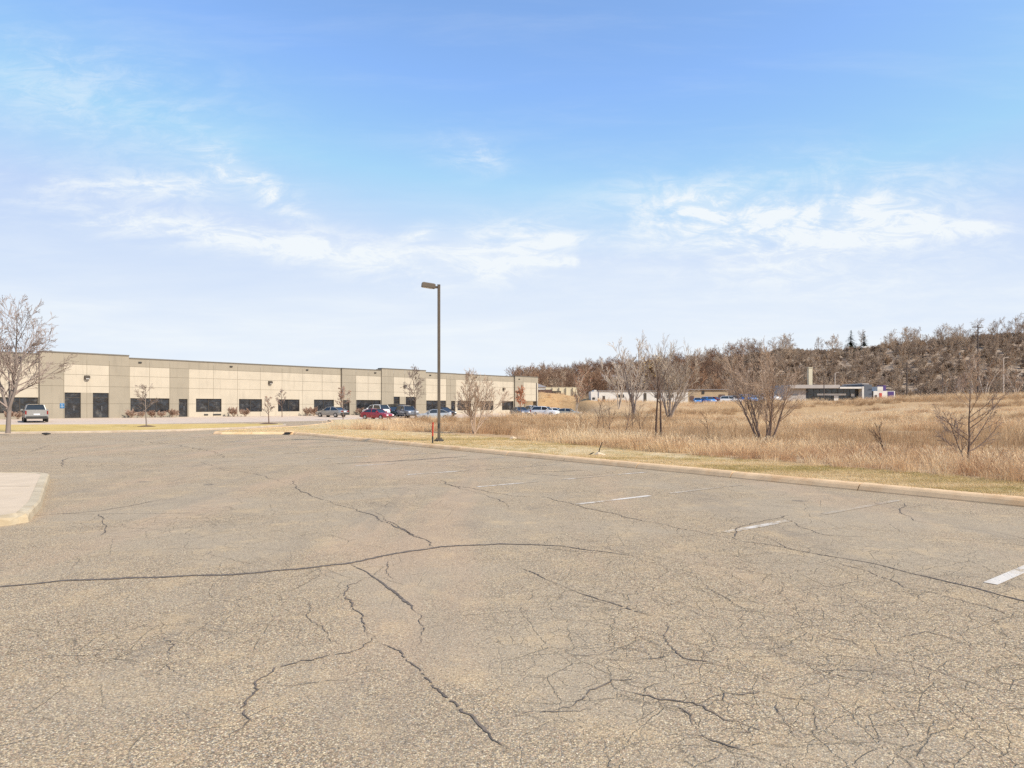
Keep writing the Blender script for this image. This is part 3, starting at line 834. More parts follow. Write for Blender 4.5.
add_tree('ochre_tree', 655, 150, young(9.0, .05, 22, .5), 27, M['bark_dark'], M['bark_dark'], 'ochre tinted tree showing above the white shed', leaf=(M['leaf_gold'], 700, .22))
add_tree('pale_tree', 576, 118, multi(8.2, 3, .2, .11, 28, 9, .022, .35), 28, M['bark_pale'], M['bark_tan'], 'pale trunked tree with rust tinted twigs beyond the parked cars', leaf=(M['leaf_red'], 500, .1))
# spreading small tree px 968
sp = dict(h=2.1, r=.032, rmin=.004, stems=[((0, 0, 0), (-.04, 0, 1), .95), ((-.03, 0, 0), (-.6, -.1, 1), .55, .7)],
     lv=[dict(n=8, wob=.06, up=.06, tip=.25), dict(k=12, ang=50, angs=9, len=.66, shr=.42, n=6, wob=.07, up=.08, rr=.6, **{'from': .16}),
         dict(k=6, ang=38, len=.48, n=4, wob=.09, up=.05, rr=.55), dict(k=4, ang=34, len=.5, n=2, wob=.1, rr=.7)])
add_tree('young_tree', 969, 17.2, sp, 41, M['bark_brown'], M['bark_brown'], 'wide branching bare sapling nearest the right end of the kerb')
for i, (px, Y, h, sd) in enumerate(((604, 44, 2.1, 37), (633, 42, 2.0, 38), (580, 44, 1.5, 39), (597, 38, 1.9, 31), (611, 34, 1.9, 36), (625, 30.5, 1.75, 32), (641, 36, 1.6, 33), (709, 36, 1.3, 34), (885, 19.6, .95, 35))):
    lab = ['sapling set back between the two left saplings of the row before the white shed', 'sapling set back behind the nearest dark sapling of the row', 'low sapling farthest left, out in the grass below the parked cars', 'leftmost dark sapling of the row left of the twin stemmed tree', 'tall dark sapling second from the left in the row before the white shed',
           'nearest dark sapling in the row left of the twin stemmed tree', 'sapling close on the left of the twin stemmed tree',
           'short sapling standing alone between the twin stemmed tree and the wide clump tree', 'tiny sapling in pale grass left of the wide branching sapling'][i]
    add_tree('sapling', px, Y, dict(h=h, r=.022, rmin=.004, lv=[dict(n=6, wob=.07, up=.05, tip=.3), dict(k=9, ang=34, angs=8, len=.55, shr=.5, n=4, wob=.1, up=.06, rr=.6, **{'from': .2}), dict(k=5, ang=32, len=.5, n=3, wob=.1, rr=.7)]), sd,
             M['bark_dark'], M['bark_dark'], lab, 'sapling', 'saplings in the dry meadow')
# pale forked trees before the bluff at right
for px, Y, h, sd, lab in ((985, 118, 8.0, 51, 'pale forked tree just right of the tall dark utility pole'), (972, 121, 7.0, 52, 'pale tree standing left of the tall dark utility pole'),
                     (1016, 120, 5.2, 53, 'rightmost pale tree beyond the bank, under the bluff'), (958, 120, 4.4, 54, 'short pale tree left of the pale trees by the tall pole'), (944, 122, 4.0, 55, 'leftmost of the short pale trees lining the top of the bank')):
    add_tree('pale_tree', px, Y, multi(h, 3, .22, .11, sd, 7, .02, .35), sd, M['bark_pale'], M['bark_tan'], lab)

# ---- shrubs by the facade
def shrub_spec(h, seed): return multi(h, 16, .75, .02, seed, 6, .010, .5)
shrubs = [(127, .95, 'small shrub at the left end of the wide window by the entrance'), (138, .8, 'low shrub second from the left under the wide window'), (148, .8, 'low shrub under the middle of the wide window'),
          (157, .8, 'low shrub right of the middle of the wide window'), (168, 1.0, 'rounded shrub at the right end of the wide window by the narrow door'),
          (229, 1.15, 'largest reddish shrub between the first pair of square windows'), (240.5, 1.0, 'small shrub next to the largest reddish shrub'),
          (302, 1.15, 'left half of the shrub pair between the last two windows of the long bay'), (309, 1.15, 'right half of the shrub pair between the last two windows of the long bay'),
          (356, 1.1, 'pinkish shrub left of the red car'), (362, 1.0, 'pinkish shrub behind the red car'), (5, .8, 'low shrub left of the silver pickup under the wall'), (15, .8, 'low shrub beside the silver pickup')]
sb_meshes = []
for v in range(3):
    br = grow(60 + v, shrub_spec(1.0, 60 + v)); bb = tree_mb(br, 1, 9, (3, 3, 3, 3, 3)); sb_meshes.append((tree_mb(br, 0, 0, (4,)).mesh('stems', M['bark_tan']), bb.mesh('crown', M['shrub'])))
for i, (px, h, lab) in enumerate(shrubs):
    t_ = tF(px); p = FW(t_, 1.3); z = float(lot_z(1.3, t_))
    e = empty('shrub', (p[0], p[1], z), random.uniform(0, 6), lab, 'shrub', 'shrubs along the facade'); e.scale = (h * 1.0, h * 1.0, h * .85)
    for nm, me in zip(('stems', 'crown'), sb_meshes[i % 3]):
        o = bpy.data.objects.new(nm, me); col.objects.link(o); o.parent = e

# ------------------------------------------------------------------ scatter (grass and brush)
def scatter(name, pts, scl, protos, mat, zscl=None):
    me = bpy.data.meshes.new(name)
    me.from_pydata([tuple(p) for p in pts], [], [])
    n = len(pts)
    a = me.attributes.new('scl', 'FLOAT_VECTOR', 'POINT')
    sv = np.stack([scl, scl, scl * (zscl if zscl is not None else 1)], -1).astype(np.float32); a.data.foreach_set('vector', sv.ravel())
    a = me.attributes.new('rot', 'FLOAT_VECTOR', 'POINT')
    rv = np.zeros((n, 3), np.float32); rv[:, 2] = rng.uniform(0, 6.28, n); rv[:, 0] = rng.normal(0, .06, n); rv[:, 1] = rng.normal(0, .06, n)
    a.data.foreach_set('vector', rv.ravel())
    a = me.attributes.new('idx', 'INT', 'POINT'); a.data.foreach_set('value', rng.integers(0, len(protos), n).astype(np.int32))
    o = bpy.data.objects.new(name, me); col.objects.link(o)
    c = bpy.data.collections.new(name + '_kinds')
    for pm in protos: c.objects.link(bpy.data.objects.new('tuft', pm))
    ng = bpy.data.node_groups.new(name, 'GeometryNodeTree')
    ng.interface.new_socket('Geometry', in_out='INPUT', socket_type='NodeSocketGeometry')
    ng.interface.new_socket('Geometry', in_out='OUTPUT', socket_type='NodeSocketGeometry')
    N = ng.nodes; L = ng.links
    gi = N.new('NodeGroupInput'); go = N.new('NodeGroupOutput')
    m2p = N.new('GeometryNodeMeshToPoints'); inst = N.new('GeometryNodeInstanceOnPoints')
    ci = N.new('GeometryNodeCollectionInfo'); ci.inputs[0].default_value = c; ci.inputs[1].default_value = True; ci.inputs[2].default_value = True
    def at(nm, ty):
        x = N.new('GeometryNodeInputNamedAttribute'); x.data_type = ty; x.inputs[0].default_value = nm
        return x.outputs[0]
    L.new(gi.outputs[0], m2p.inputs[0]); L.new(m2p.outputs[0], inst.inputs['Points']); L.new(ci.outputs[0], inst.inputs['Instance'])
    inst.inputs['Pick Instance'].default_value = True
    L.new(at('idx', 'INT'), inst.inputs['Instance Index'])
    e2r = N.new('FunctionNodeEulerToRotation'); L.new(at('rot', 'FLOAT_VECTOR'), e2r.inputs[0]); L.new(e2r.outputs[0], inst.inputs['Rotation'])
    L.new(at('scl', 'FLOAT_VECTOR'), inst.inputs['Scale'])
    L.new(inst.outputs[0], go.inputs[0])
    md = o.modifiers.new('scatter', 'NODES'); md.node_group = ng
    tag(o, kind='stuff')
    return o
def tuft(seed, n, h, rad, w, lean, mat, seg=3, plume=0.0):
    r = random.Random(seed); b = MB()
    for _ in range(n):
        a = r.uniform(0, 6.283); q = rad * math.sqrt(r.random()); x, y = math.cos(a) * q, math.sin(a) * q
        la = a + r.gauss(0, .8); ln = lean * r.uniform(.2, 1.3); hh = h * r.uniform(.45, 1.1); fa = r.uniform(0, 3.14)
        wx, wy = math.cos(fa) * w / 2, math.sin(fa) * w / 2
        base = len(b.v)
        for i in range(seg + 1):
            f = i / seg; bx = x + math.cos(la) * ln * hh * f * f; by = y + math.sin(la) * ln * hh * f * f; bz = hh * (f - .25 * ln * f * f)
            k = (1 - f * .8)
            if plume and f > .7: k = plume
            b.v += [(bx - wx * k, by - wy * k, bz), (bx + wx * k, by + wy * k, bz)]
        for i in range(seg):
            j = base + 2 * i; b.f.append((j, j + 1, j + 3, j + 2)); b.m.append(0)
    return b.mesh('tuft', mat)
def sample(n, fpdf_y, pxlo, pxhi):
    Y = fpdf_y(rng.random(n)); px = rng.uniform(pxlo, pxhi, n)
    return (px - CX) / FP * Y, Y, px
def edge_of(x, y):
    s = (x - P0[0]) * U[0] + (y - P0[1]) * U[1]
    return np.clip(2.3 + 0.12 * s, 1.6, 5.2) + wob(x * 3, y * 3) * 0.5
tall = [tuft(100 + i, 44, .62, .26, .010, .45, M['tall_grass'], 3, (0, 1.3, .6)[i % 3]) for i in range(5)]
# area-uniform in three bands
P = []; S = []; Zs = []
for y0, y1, dens, sc in ((8, 26, 9, .85), (26, 45, 4.5, 1.1), (45, 75, 1.7, 1.5), (75, 152, .7, 2.0)):
    lo, hi = (-0.38, .86); area = .5 * (hi - lo) * (y1 ** 2 - y0 ** 2); n = int(area * dens)
    Y = np.sqrt(rng.uniform(y0 ** 2, y1 ** 2, n)); a = rng.uniform(lo, hi, n); X = a * Y
    sd = sdist(field_poly, X, Y); ed = edge_of(X, Y)
    patch = wob(X * 2.2 + 40, Y * 3.2 - 13)
    px_ = CX + FP * X / Y
    bare = np.exp(-((px_ - 830) / 75) ** 2) * sst(82, 92, Y) * .85
    keep = (rng.random(n) > bare) & ((sd > ed) | ((Y > 133) & (px_ > 537))) & (rng.random(n) < np.clip(.66 + patch * 1.7, .07, 1))
    X, Y, sd, ed, patch = X[keep], Y[keep], sd[keep], ed[keep], patch[keep]
    P.append(np.stack([X, Y, zt(X, Y) - .02], -1))
    near_edge = np.exp(-((sd - ed - 1.2) / 1.4) ** 2)
    S.append(sc * rng.uniform(.6, 1.15, len(X)) * (.84 + .7 * np.clip(patch, -.5, .6)) * (1 + .12 * near_edge))
    hz = np.where(Y > 60, .55, .85)
    Zs.append(hz)
scatter('tall_grass', np.concatenate(P), np.concatenate(S), tall, None, np.concatenate(Zs))
# rusty brush patches inside the meadow
brush = [tuft(200 + i, 40, .9, .3, .012, .25, M['brush'], 3) for i in range(3)]
n = 9000; Y = np.sqrt(rng.uniform(20 ** 2, 110 ** 2, n)); a = rng.uniform(-.16, .86, n); X = a * Y
sd = sdist(field_poly, X, Y); pt = wob(X * 1.3 - 7, Y * 2.0 + 3) + .35 * np.exp(-((CX + FP * a - 640) / 70) ** 2)
pt = pt + .3 * np.exp(-((CX + FP * a - 930) / 90) ** 2 - ((Y - 36) / 14) ** 2)
kp = (sd > edge_of(X, Y) + 3) & (pt > .07); X, Y = X[kp], Y[kp]
scatter('brush', np.stack([X, Y, zt(X, Y) - .02], -1), rng.uniform(.5, 1.3, len(X)) * (1 + (Y > 60) * .3), brush, None, np.where(Y > 60, .6, .8))
# mown strip
short = [tuft(300 + i, 34, .055, .13, .006, .9, M['short_grass'], 2) for i in range(4)]
P = []
for y0, y1, dens in ((6, 20, 120), (20, 34, 60), (34, 50, 22)):
    lo, hi = (-.45, 1.0); area = .5 * (hi - lo) * (y1 ** 2 - y0 ** 2); n = int(area * dens)
    Y = np.sqrt(rng.uniform(y0 ** 2, y1 ** 2, n)); a = rng.uniform(lo, hi, n); X = a * Y
    sd = sdist(field_poly, X, Y); kp = (sd > .2) & (sd < edge_of(X, Y) + .4) & (rng.random(n) < np.clip(.55 + wob(X * 5, Y * 5) * 1.2, .15, 1))
    X, Y = X[kp], Y[kp]; P.append(np.stack([X, Y, zt(X, Y) - .005], -1))
P = np.concatenate(P); scatter('mown_grass', P, rng.uniform(.6, 1.3, len(P)), short, None)

# ------------------------------------------------------------------ the wood on the bluff
def far_spec(h, k1=9, spread=40, rmin=.05, l=.5): return dict(h=h, r=h * .017, rmin=rmin, lv=[dict(n=5, wob=.06, up=.06, tip=.3),
     dict(k=k1, ang=spread, angs=10, len=l, shr=.35, n=4, wob=.12, up=.06, rr=.6, **{'from': .28}),
     dict(k=7, ang=38, angs=10, len=.5, shr=.3, n=3, wob=.16, up=.03, rr=.55),
     dict(k=4.5, ang=38, angs=12, len=.5, shr=.3, n=2, wob=.16, rr=.6)])
wood_meshes = []
for i in range(8):
    br = grow(400 + i, far_spec(10, 10 + i % 3, 38 + 4 * (i % 4), .034, .5 + .04 * (i % 3)))
    wood_meshes.append(tree_mb(br, 0, 9, (4, 3, 3, 3)).mesh('bare_wood_tree', M['twig_dark'] if i < 4 else M['twig_wood']))
cand = []
for _ in range(60000):
    Y = random.uniform(205, 385); px = random.uniform(512, 1075)
    cand.append((px, Y))
cand = np.array(cand)
# poisson thinning on a coarse grid
occ = {}; pts = []
for px, Y in cand:
    x = PX(px, Y); dens = 5.0
    key = (int(x // dens), int(Y // dens))
    if key in occ: continue
    occ[key] = 1
    if 793 < px < 880 and Y > 315 and random.random() < .93: continue
    if px > 760 and Y > 318 and random.random() < .35: continue
    if px > 780 and Y < 226: continue
    if px < 560 and Y < 232: continue
    pts.append((x, Y, px))
random.shuffle(pts)
front = sorted(pts, key=lambda p: p[1])
ridge = [p for p in pts if 335 < p[1] < 360]
sel = []
for p in front[:150]: sel.append(p)
for p in ridge:
    if len(sel) >= 292: break
    if p not in sel: sel.append(p)
rest = [p for p in pts if p not in set(sel)]
zz = zt(np.array([p[0] for p in sel]), np.array([p[1] for p in sel]))
for p, z in zip(sel, zz):
    px = p[2]
    tagd = dict()
    o = bpy.data.objects.new('woodland_tree', random.choice(wood_meshes[:5] if px < 760 + random.gauss(0, 25) else wood_meshes[4:])); col.objects.link(o)
    s = random.uniform(.6, 1.12) * (.8 if px < 720 else (.85 if p[1] > 330 else .55))
    o.location = (p[0], p[1], z - .2); o.rotation_euler = (0, 0, random.uniform(0, 6.28)); o.scale = (s * random.uniform(1, 1.25), s * random.uniform(1, 1.25), s)
    tag(o, 'bare brown tree in the dense wood covering the bluff behind the low buildings', 'tree', 'bare trees of the wood on the bluff')
P = np.array([(p[0], p[1]) for p in rest]); z = zt(P[:, 0], P[:, 1]) - .2
sc = rng.uniform(.5, 1.0, len(P)) * np.where(CX + FP * P[:, 0] / P[:, 1] < 720, .8, .55)
lf = P[:, 0] / P[:, 1] * FP + CX < 760
for nm, mk_, ms in (('far_wood', lf, wood_meshes[:5]), ('bluff_wood', ~lf, wood_meshes[4:])):
    scatter(nm, np.column_stack([P, z])[mk_], sc[mk_], ms, None, np.full(int(mk_.sum()), 1.0))
# undergrowth on the slope
under = []
for v in range(4):
    br = grow(500 + v, multi(2.6, 9, .8, .05, 500 + v, 6, .04, .6)); under.append(tree_mb(br, 0, 3, (3, 3, 3, 3)).mesh('tuft', M['twig_wood']))
n = 3000; Y = rng.uniform(203, 380, n); a = (rng.uniform(508, 1080, n) - CX) / FP; X = a * Y
scatter('undergrowth', np.stack([X, Y, zt(X, Y) - .1], -1), rng.uniform(.5, 1.2, n), under, None, np.full(n, 1.0))
# broad bare tree and two firs on the ridge
add_tree('bare_tree', 833, 340, dict(h=6.8, r=.28, rmin=.05, lv=[dict(n=4, wob=.05, up=.1, tip=.5), dict(k=10, ang=52, angs=10, len=.75, shr=.3, n=4, wob=.12, up=.1, rr=.6, **{'from': .25}),
      dict(k=7, ang=38, len=.5, n=3, wob=.13, up=.05, rr=.6), dict(k=4, ang=35, len=.5, n=2, wob=.1, rr=.7)]), 71, M['twig_wood'], M['twig_wood'], 'lone broad bare tree silhouetted on the ridge left of the firs')
for px, h, sd, lab in ((851, 12, 81, 'larger dark green fir on the ridge line'), (864, 10, 82, 'smaller dark green fir on the ridge, right of the larger one')):
    x = PX(px, 338); t = empty('fir_tree', (x, 338, zt1(x, 338) - .2), 0, lab, 'tree', 'firs on the ridge')
    b = MB(); b.tube([(0, 0, 0), (0, 0, h)], [.22, .03], 6); b.build('trunk', M['bark_dark'], t)
    b = MB(); q = random.Random(sd)
    for i in range(230):
        f = q.uniform(.08, 1); z = h * f; L = (1 - f) ** .8 * h * .46 * q.uniform(.6, 1.15) + .25; a = q.uniform(0, 6.28)
        dx, dy = math.cos(a), math.sin(a); w = L * .28
        for k in range(3):
            f0 = k / 3; f1 = (k + 1) / 3; zz0 = z - L * .35 * f0 ; zz1 = z - L * .35 * f1
            b.add([(dx * L * f0 - dy * w * (1 - f0 * .6), dy * L * f0 + dx * w * (1 - f0 * .6), zz0 - .12), (dx * L * f0 + dy * w * (1 - f0 * .6), dy * L * f0 - dx * w * (1 - f0 * .6), zz0 - .12),
                   (dx * L * f1, dy * L * f1, zz1 + .1)], [(0, 1, 2)])
    b.build('crown', M['leaf_green'], t)

# ------------------------------------------------------------------ industrial building
bld = empty('warehouse', (0, 0, 0), 0, 'long low tan and cream concrete warehouse with dark windows at left', 'building')
def fw(t, o, z):
    p = FW(t, o); return (p[0], p[1], z)
def zpy(py, px): return ZY(py, FA(px)[1])
ZB = -0.6
wallm = MB()
def section(p0, p1, o, top, creams, openings, vjoints=None, t0=None, t1=None, hj=(1.85, 3.75, 5.0, 6.1)):
    a = tF(p0) if t0 is None else t0; c = tF(p1) if t1 is None else t1
    g = .028
    ts = {a, c}; zs = {ZB, top}
    ops = [(tF(x0), tF(x1), z0, z1) for x0, x1, z0, z1 in openings]
    crs = [((tF(x0) if x0 > -400 else a), (tF(x1)), z0, z1) for x0, x1, z0, z1 in creams]
    for r in ops + crs: ts |= {r[0], r[1]}; zs |= {r[2], r[3]}
    vj = []
    if vjoints is None:
        n = max(1, round((c - a) / 2.9)); vjoints = [a + (c - a) * i / n for i in range(1, n)]
    else: vjoints = [tF(x) for x in vjoints]
    for t in vjoints: vj.append(t); ts |= {t - g / 2, t + g / 2}
    for z in hj: zs |= {z - g / 2, z + g / 2}
    ts = sorted(x for x in ts if a - 1e-6 <= x <= c + 1e-6); zs = sorted(z for z in zs if ZB <= z <= top)
    ts = [t for i, t in enumerate(ts) if i == 0 or t - ts[i - 1] > 1e-4]; zs = [t for i, t in enumerate(zs) if i == 0 or t - zs[i - 1] > 1e-4]
    def inn(t, z, r): return r[0] - 1e-5 < t < r[1] + 1e-5 and r[2] - 1e-5 < z < r[3] + 1e-5
    for i in range(len(ts) - 1):
        for j in range(len(zs) - 1):
            tm = (ts[i] + ts[i + 1]) / 2; zm = (zs[j] + zs[j + 1]) / 2
            if any(inn(tm, zm, r) for r in ops): continue
            gr = any(abs(tm - v) < g / 2 for v in vj) or any(abs(zm - h) < g / 2 for h in hj)
            mi = 2 if gr else (1 if any(inn(tm, zm, r) for r in crs) else 0)
            oo = o - (.02 if gr else 0)
            wallm.add([fw(ts[i], oo, zs[j]), fw(ts[i + 1], oo, zs[j]), fw(ts[i + 1], oo, zs[j + 1]), fw(ts[i], oo, zs[j + 1])], [(0, 1, 2, 3)], mi)
    D = -1.0
    wallm.add([fw(a, o, ZB), fw(a, D, ZB), fw(a, D, top), fw(a, o, top)], [(0, 1, 2, 3)], 0)
    wallm.add([fw(c, o, ZB), fw(c, D, ZB), fw(c, D, top), fw(c, o, top)], [(0, 1, 2, 3)], 0)
    wallm.add([fw(a, o, top), fw(c, o, top), fw(c, -.5, top), fw(a, -.5, top)], [(0, 1, 2, 3)], 0)
    for r in ops:   # reveals
        q = [(r[0], r[2]), (r[1], r[2]), (r[1], r[3]), (r[0], r[3])]
        for k in range(4):
            (ta, za), (tb, zb) = q[k], q[(k + 1) % 4]
            wallm.add([fw(ta, o, za), fw(tb, o, zb), fw(tb, o - .22, zb), fw(ta, o - .22, za)], [(0, 1, 2, 3)], 0)
    cp = MB()
    cp.add([fw(a - .03, o + .05, top), fw(c + .03, o + .05, top), fw(c + .03, -.55, top), fw(a - .03, -.55, top)] +
           [fw(a - .03, o + .05, top + .13), fw(c + .03, o + .05, top + .13), fw(c + .03, -.55, top + .13), fw(a - .03, -.55, top + .13)],
           [(0, 1, 5, 4), (1, 2, 6, 5), (2, 3, 7, 6), (3, 0, 4, 7), (4, 5, 6, 7), (3, 2, 1, 0)])
    cp.build('coping', M['coping'], bld)
    return ops
def unit(name, t0, t1, z0, z1, o, cols, rows=(), kind='window'):
    """frame with mullions, pane set behind it"""
    b = MB(); w = .055; back = o - .19
    def bar(ta, tb, za, zb):
        vs = [fw(ta, back, za), fw(tb, back, za), fw(tb, back, zb), fw(ta, back, zb), fw(ta, back + .07, za), fw(tb, back + .07, za), fw(tb, back + .07, zb), fw(ta, back + .07, zb)]
        b.add(vs, [(4, 5, 6, 7), (0, 4, 7, 3), (1, 2, 6, 5), (3, 7, 6, 2), (0, 1, 5, 4), (0, 3, 2, 1)])
    e = .004
    bar(t0 + e, t0 + w, z0 + e, z1 - e); bar(t1 - w, t1 - e, z0 + e, z1 - e)
    bar(t0 + w, t1 - w, z1 - w, z1 - e); bar(t0 + w, t1 - w, z0 + e, z0 + w)
    for i in range(1, cols):
        m = t0 + (t1 - t0) * i / cols; bar(m - w / 2, m + w / 2, z0 + w, z1 - w)
    for zr in rows: 
        xs = [t0 + (t1 - t0) * i / cols for i in range(cols + 1)]
        for i in range(cols): bar(xs[i] + w, xs[i + 1] - w, zr - w / 2, zr + w / 2)
    f = b.build(name, M['frame'], bld)
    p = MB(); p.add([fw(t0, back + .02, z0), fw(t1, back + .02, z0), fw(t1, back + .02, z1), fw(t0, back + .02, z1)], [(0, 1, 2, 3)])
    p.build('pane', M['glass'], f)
    return f
WT, WB, CT = 2.5, .86, 6.08
LOW, HIGH = 7.0, 7.27
DT, DB = 3.05, .30
def win(ops, o, cols=3):
    for r in ops:
        door = r[2] < .6
        wd = r[1] - r[0]
        if door:
            f = unit('door', r[0], r[1], r[2], r[3], o, max(1, round(wd / 1.1)), (r[3] - .55,) if r[3] > 2.8 else ())
            hb = MB(); tm = (r[0] + r[1]) / 2 + .12; hb.tube([fw(tm, o - .08, 1.1), fw(tm, o - .08, 1.6)], .02, 6); hb.build('handle', M['rim'], f)
        else: unit('window', r[0], r[1], r[2], r[3], o, max(2, round(wd / 1.4)))
S = []
# far left of the frame and beyond
o_ = 0.0
win(section(0, 39, o_, LOW, [(-500, 38.9, WT, CT)], [(-60, -30, WB, WT), (2 - 20, 38, WB, WT)], t0=-80), o_)
o_ = .30; win(section(39, 128, o_, HIGH, [(63.5, 108, DT, CT)], [(63.8, 80, DB, DT), (92, 107.8, DB, DT)], [63, 86, 108.3]), o_)
o_ = .15; win(section(128, 188, o_, LOW, [(129.5, 169, WT, CT)], [(130, 168.8, WB, WT), (178.3, 187, DB, 2.45)], [149, 169.3]), o_)
o_ = 0; win(section(188, 341, o_, LOW, [(189, 340.5, ZB, CT)], [(196, 221.5, WB, WT), (239, 262, WB, WT), (278, 299.5, WB, WT), (314, 334, WB, WT)], None), o_)
o_ = .28; win(section(341, 380, o_, LOW, [(355, 379.8, WT, CT)], [(342, 348.5, DB, 2.45), (355.2, 379.6, WB, WT)], [354.8, 367]), o_)
o_ = .45; win(section(380, 424, o_, HIGH, [(392, 414, DT, CT)], [(392, 398, DB, DT), (404, 414, DB, DT)], [391.8, 403, 414.2]), o_)
o_ = .28; win(section(424, 455, o_, LOW, [(425, 445, WT, CT)], [(425.2, 444.8, WB, WT), (450, 454, DB, 2.45)], [435, 445.3, 449.5]), o_)
o_ = 0; win(section(455, 514, o_, LOW, [(456, 513.7, ZB, CT)], [(457.5, 471, WB, WT), (481, 493.5, WB, WT), (502, 513.5, WB, WT)], None), o_)
o_ = .28; section(514, 537, o_, LOW + .1, [(522.5, 536.8, WT + .1, CT)], [(523, 536, DB - .5, WT)], [522.2, 530], hj=(3.75, 5.0, 6.1))
# recessed corner entrance behind the open bay
ta, tb = tF(523), tF(536)
for A_, B_ in (((ta, .18), (ta, -3)), ((ta, -3), (tb, -3))):
    wallm.add([fw(A_[0], A_[1], ZB), fw(B_[0], B_[1], ZB), fw(B_[0], B_[1], WT), fw(A_[0], A_[1], WT)], [(0, 1, 2, 3)], 0)
wallm.add([fw(ta, .18, WT), fw(tb, .18, WT), fw(tb, -3, WT), fw(ta, -3, WT)], [(0, 1, 2, 3)], 0)
# ends, back, roof
te = T_END
wallm.add([fw(-80, -1, ZB), fw(-80, -42, ZB), fw(-80, -42, 7.0), fw(-80, -1, 7.0)], [(0, 1, 2, 3)], 0)
wallm.add([fw(te, -3.2, ZB), fw(te, -42, ZB), fw(te, -42, 7.0), fw(te, -3.2, 7.0)], [(0, 1, 2, 3)], 0)
wallm.add([fw(te, -1, WT), fw(te, -3.2, WT), fw(te, -3.2, 7.0), fw(te, -1, 7.0)], [(0, 1, 2, 3)], 0)
wallm.add([fw(-80, -42, ZB), fw(te, -42, ZB), fw(te, -42, 7.0), fw(-80, -42, 7.0)], [(0, 1, 2, 3)], 0)
wallm.build('wall', [M['tan'], M['cream'], M['groove']], bld)
b = MB(); b.add([fw(-80, -.5, 6.7), fw(te, -.5, 6.7), fw(te, -42, 6.7), fw(-80, -42, 6.7)], [(0, 1, 2, 3)]); b.build('roof', M['roof'], bld)
def facade_box(name, px, z, o, w, h, d, mat, par=bld):
    t_ = tF(px); b = MB()
    vs = []
    for oo, zz0, zz1 in ((o, z - h / 2, z + h / 2), (o + d, z - h / 2 + h * .15, z + h / 2 - h * .25)):
        vs += [fw(t_ - w / 2, oo, zz0), fw(t_ + w / 2, oo, zz0), fw(t_ + w / 2, oo, zz1), fw(t_ - w / 2, oo, zz1)]
    b.add(vs, [(0, 3, 2, 1), (4, 5, 6, 7), (0, 1, 5, 4), (1, 2, 6, 5), (2, 3, 7, 6), (3, 0, 4, 7)])
    return b.build(name, mat, par)
for px, o in ((86, .30), (270, 0), (403, .45), (503.5, 0)):
    l = facade_box('wall_light', px, 4.75, o + .002, .5, .38, .3, M['frame'])
    facade_box('light_lens', px, 4.55, o + .302, .34, .1, .01, M['lens'], l)
for px, o in ((139.5, .15), (231, 0), (307, 0), (374, .28), (429, .28), (476, 0), (518, .28), (20, 0)):
    facade_box('overflow_scupper', px, 6.62, o + .002, .34, .16, .12, M['dark'])
for px in (217, 206): facade_box('base_vent', px, .52, .002, 1.0 if px == 217 else .5, .2, .06, M['dark'])
# blue accessible parking sign on the pilaster beside the entrance
sg = facade_box('accessible_sign', 61.3, 1.62, .302, .42, .55, .02, M['blue_sign'])
b = MB(); tc_ = tF(61.3); oo = .326
def sgp(u, v): return fw(tc_ + u, oo, 1.62 + v)
b.tube([sgp(-.02, .1), sgp(-.02, -.04), sgp(.07, -.04), sgp(.1, -.13)], .016, 5)
b.tube([sgp(.08 * math.cos(a) - .03, .08 * math.sin(a) - .07) for a in np.linspace(2.2, 6.0, 9)], .012, 5)
b.cyl(sgp(-.02, .16), (FN[0], FN[1], 0), .03, .012, 10)
b.build('wheelchair_symbol', M['white'], sg)

# ------------------------------------------------------------------ lamp post and marker
lx, ly = PX(438.9, 28.0), 28.0
lz = zt1(lx, ly)
lp = empty('lamp_post', (lx, ly, lz), 0, 'tall square bronze parking lot lamp post standing on the grass beside the kerb', 'lamp post')
b = MB(); b.cyl((0, 0, .02), (0, 0, 1), .2, .12, 20); bevel(b.build('base', M['dark'], lp), .02)
b = MB(); b.box((-.12, -.12, .08), (.12, .12, .11)); b.build('base_plate', M['pole'], lp)
for sx in (-1, 1):
    for sy in (-1, 1):
        b = MB(); b.cyl((sx * .095, sy * .095, .13), (0, 0, 1), .013, .05, 6); b.build('bolt', M['dark'], lp)
zt_ = 6.53
b = MB(); b.box((-.057, -.057, .11), (.057, .057, zt_)); b.box((-.065, -.065, zt_), (.065, .065, zt_ + .025)); bevel(b.build('pole', M['pole'], lp), .012)
b = MB(); b.box((-.2, -.035, 6.40), (-.055, .035, 6.49)); b.build('arm', M['pole'], lp)
hd = Matrix.Translation((-.16, 0, 6.47)) @ Matrix.Rotation(R(7), 4, 'Y') @ Matrix.Rotation(R(14), 4, 'Z')
b = MB(); b.box((-.56, -.17, -.085), (0, .17, .075), M=hd); b.box((-.54, -.15, .075), (-.02, .15, .105), M=hd, taper=.03)
hdo = b.build('lamp_head', M['pole'], lp); bevel(hdo, .008)
b = MB(); b.box((-.52, -.145, -.1), (-.12, .145, -.086), M=hd); b.build('lens', M['lens'], hdo)
b = MB(); b.box((-.03, -.061, .55), (.03, -.0575, .75)); b.build('hand_hole_cover', M['dark'], lp)
mx, my = G(432.6, 443.5, .118); mz = zt1(mx, my)
mk = empty('marker_post', (mx, my, mz), 0, 'thin orange utility marker post with dark foot beside the lamp post', 'marker post')
b = MB(); b.box((-.028, -.02, .0), (.028, .02, .30)); b.build('lower_sleeve', M['dark'], mk)
b = MB(); b.tube([(0, 0, .29), (.012, 0, .84)], .033, 10); b.build('marker', M['orange'], mk)
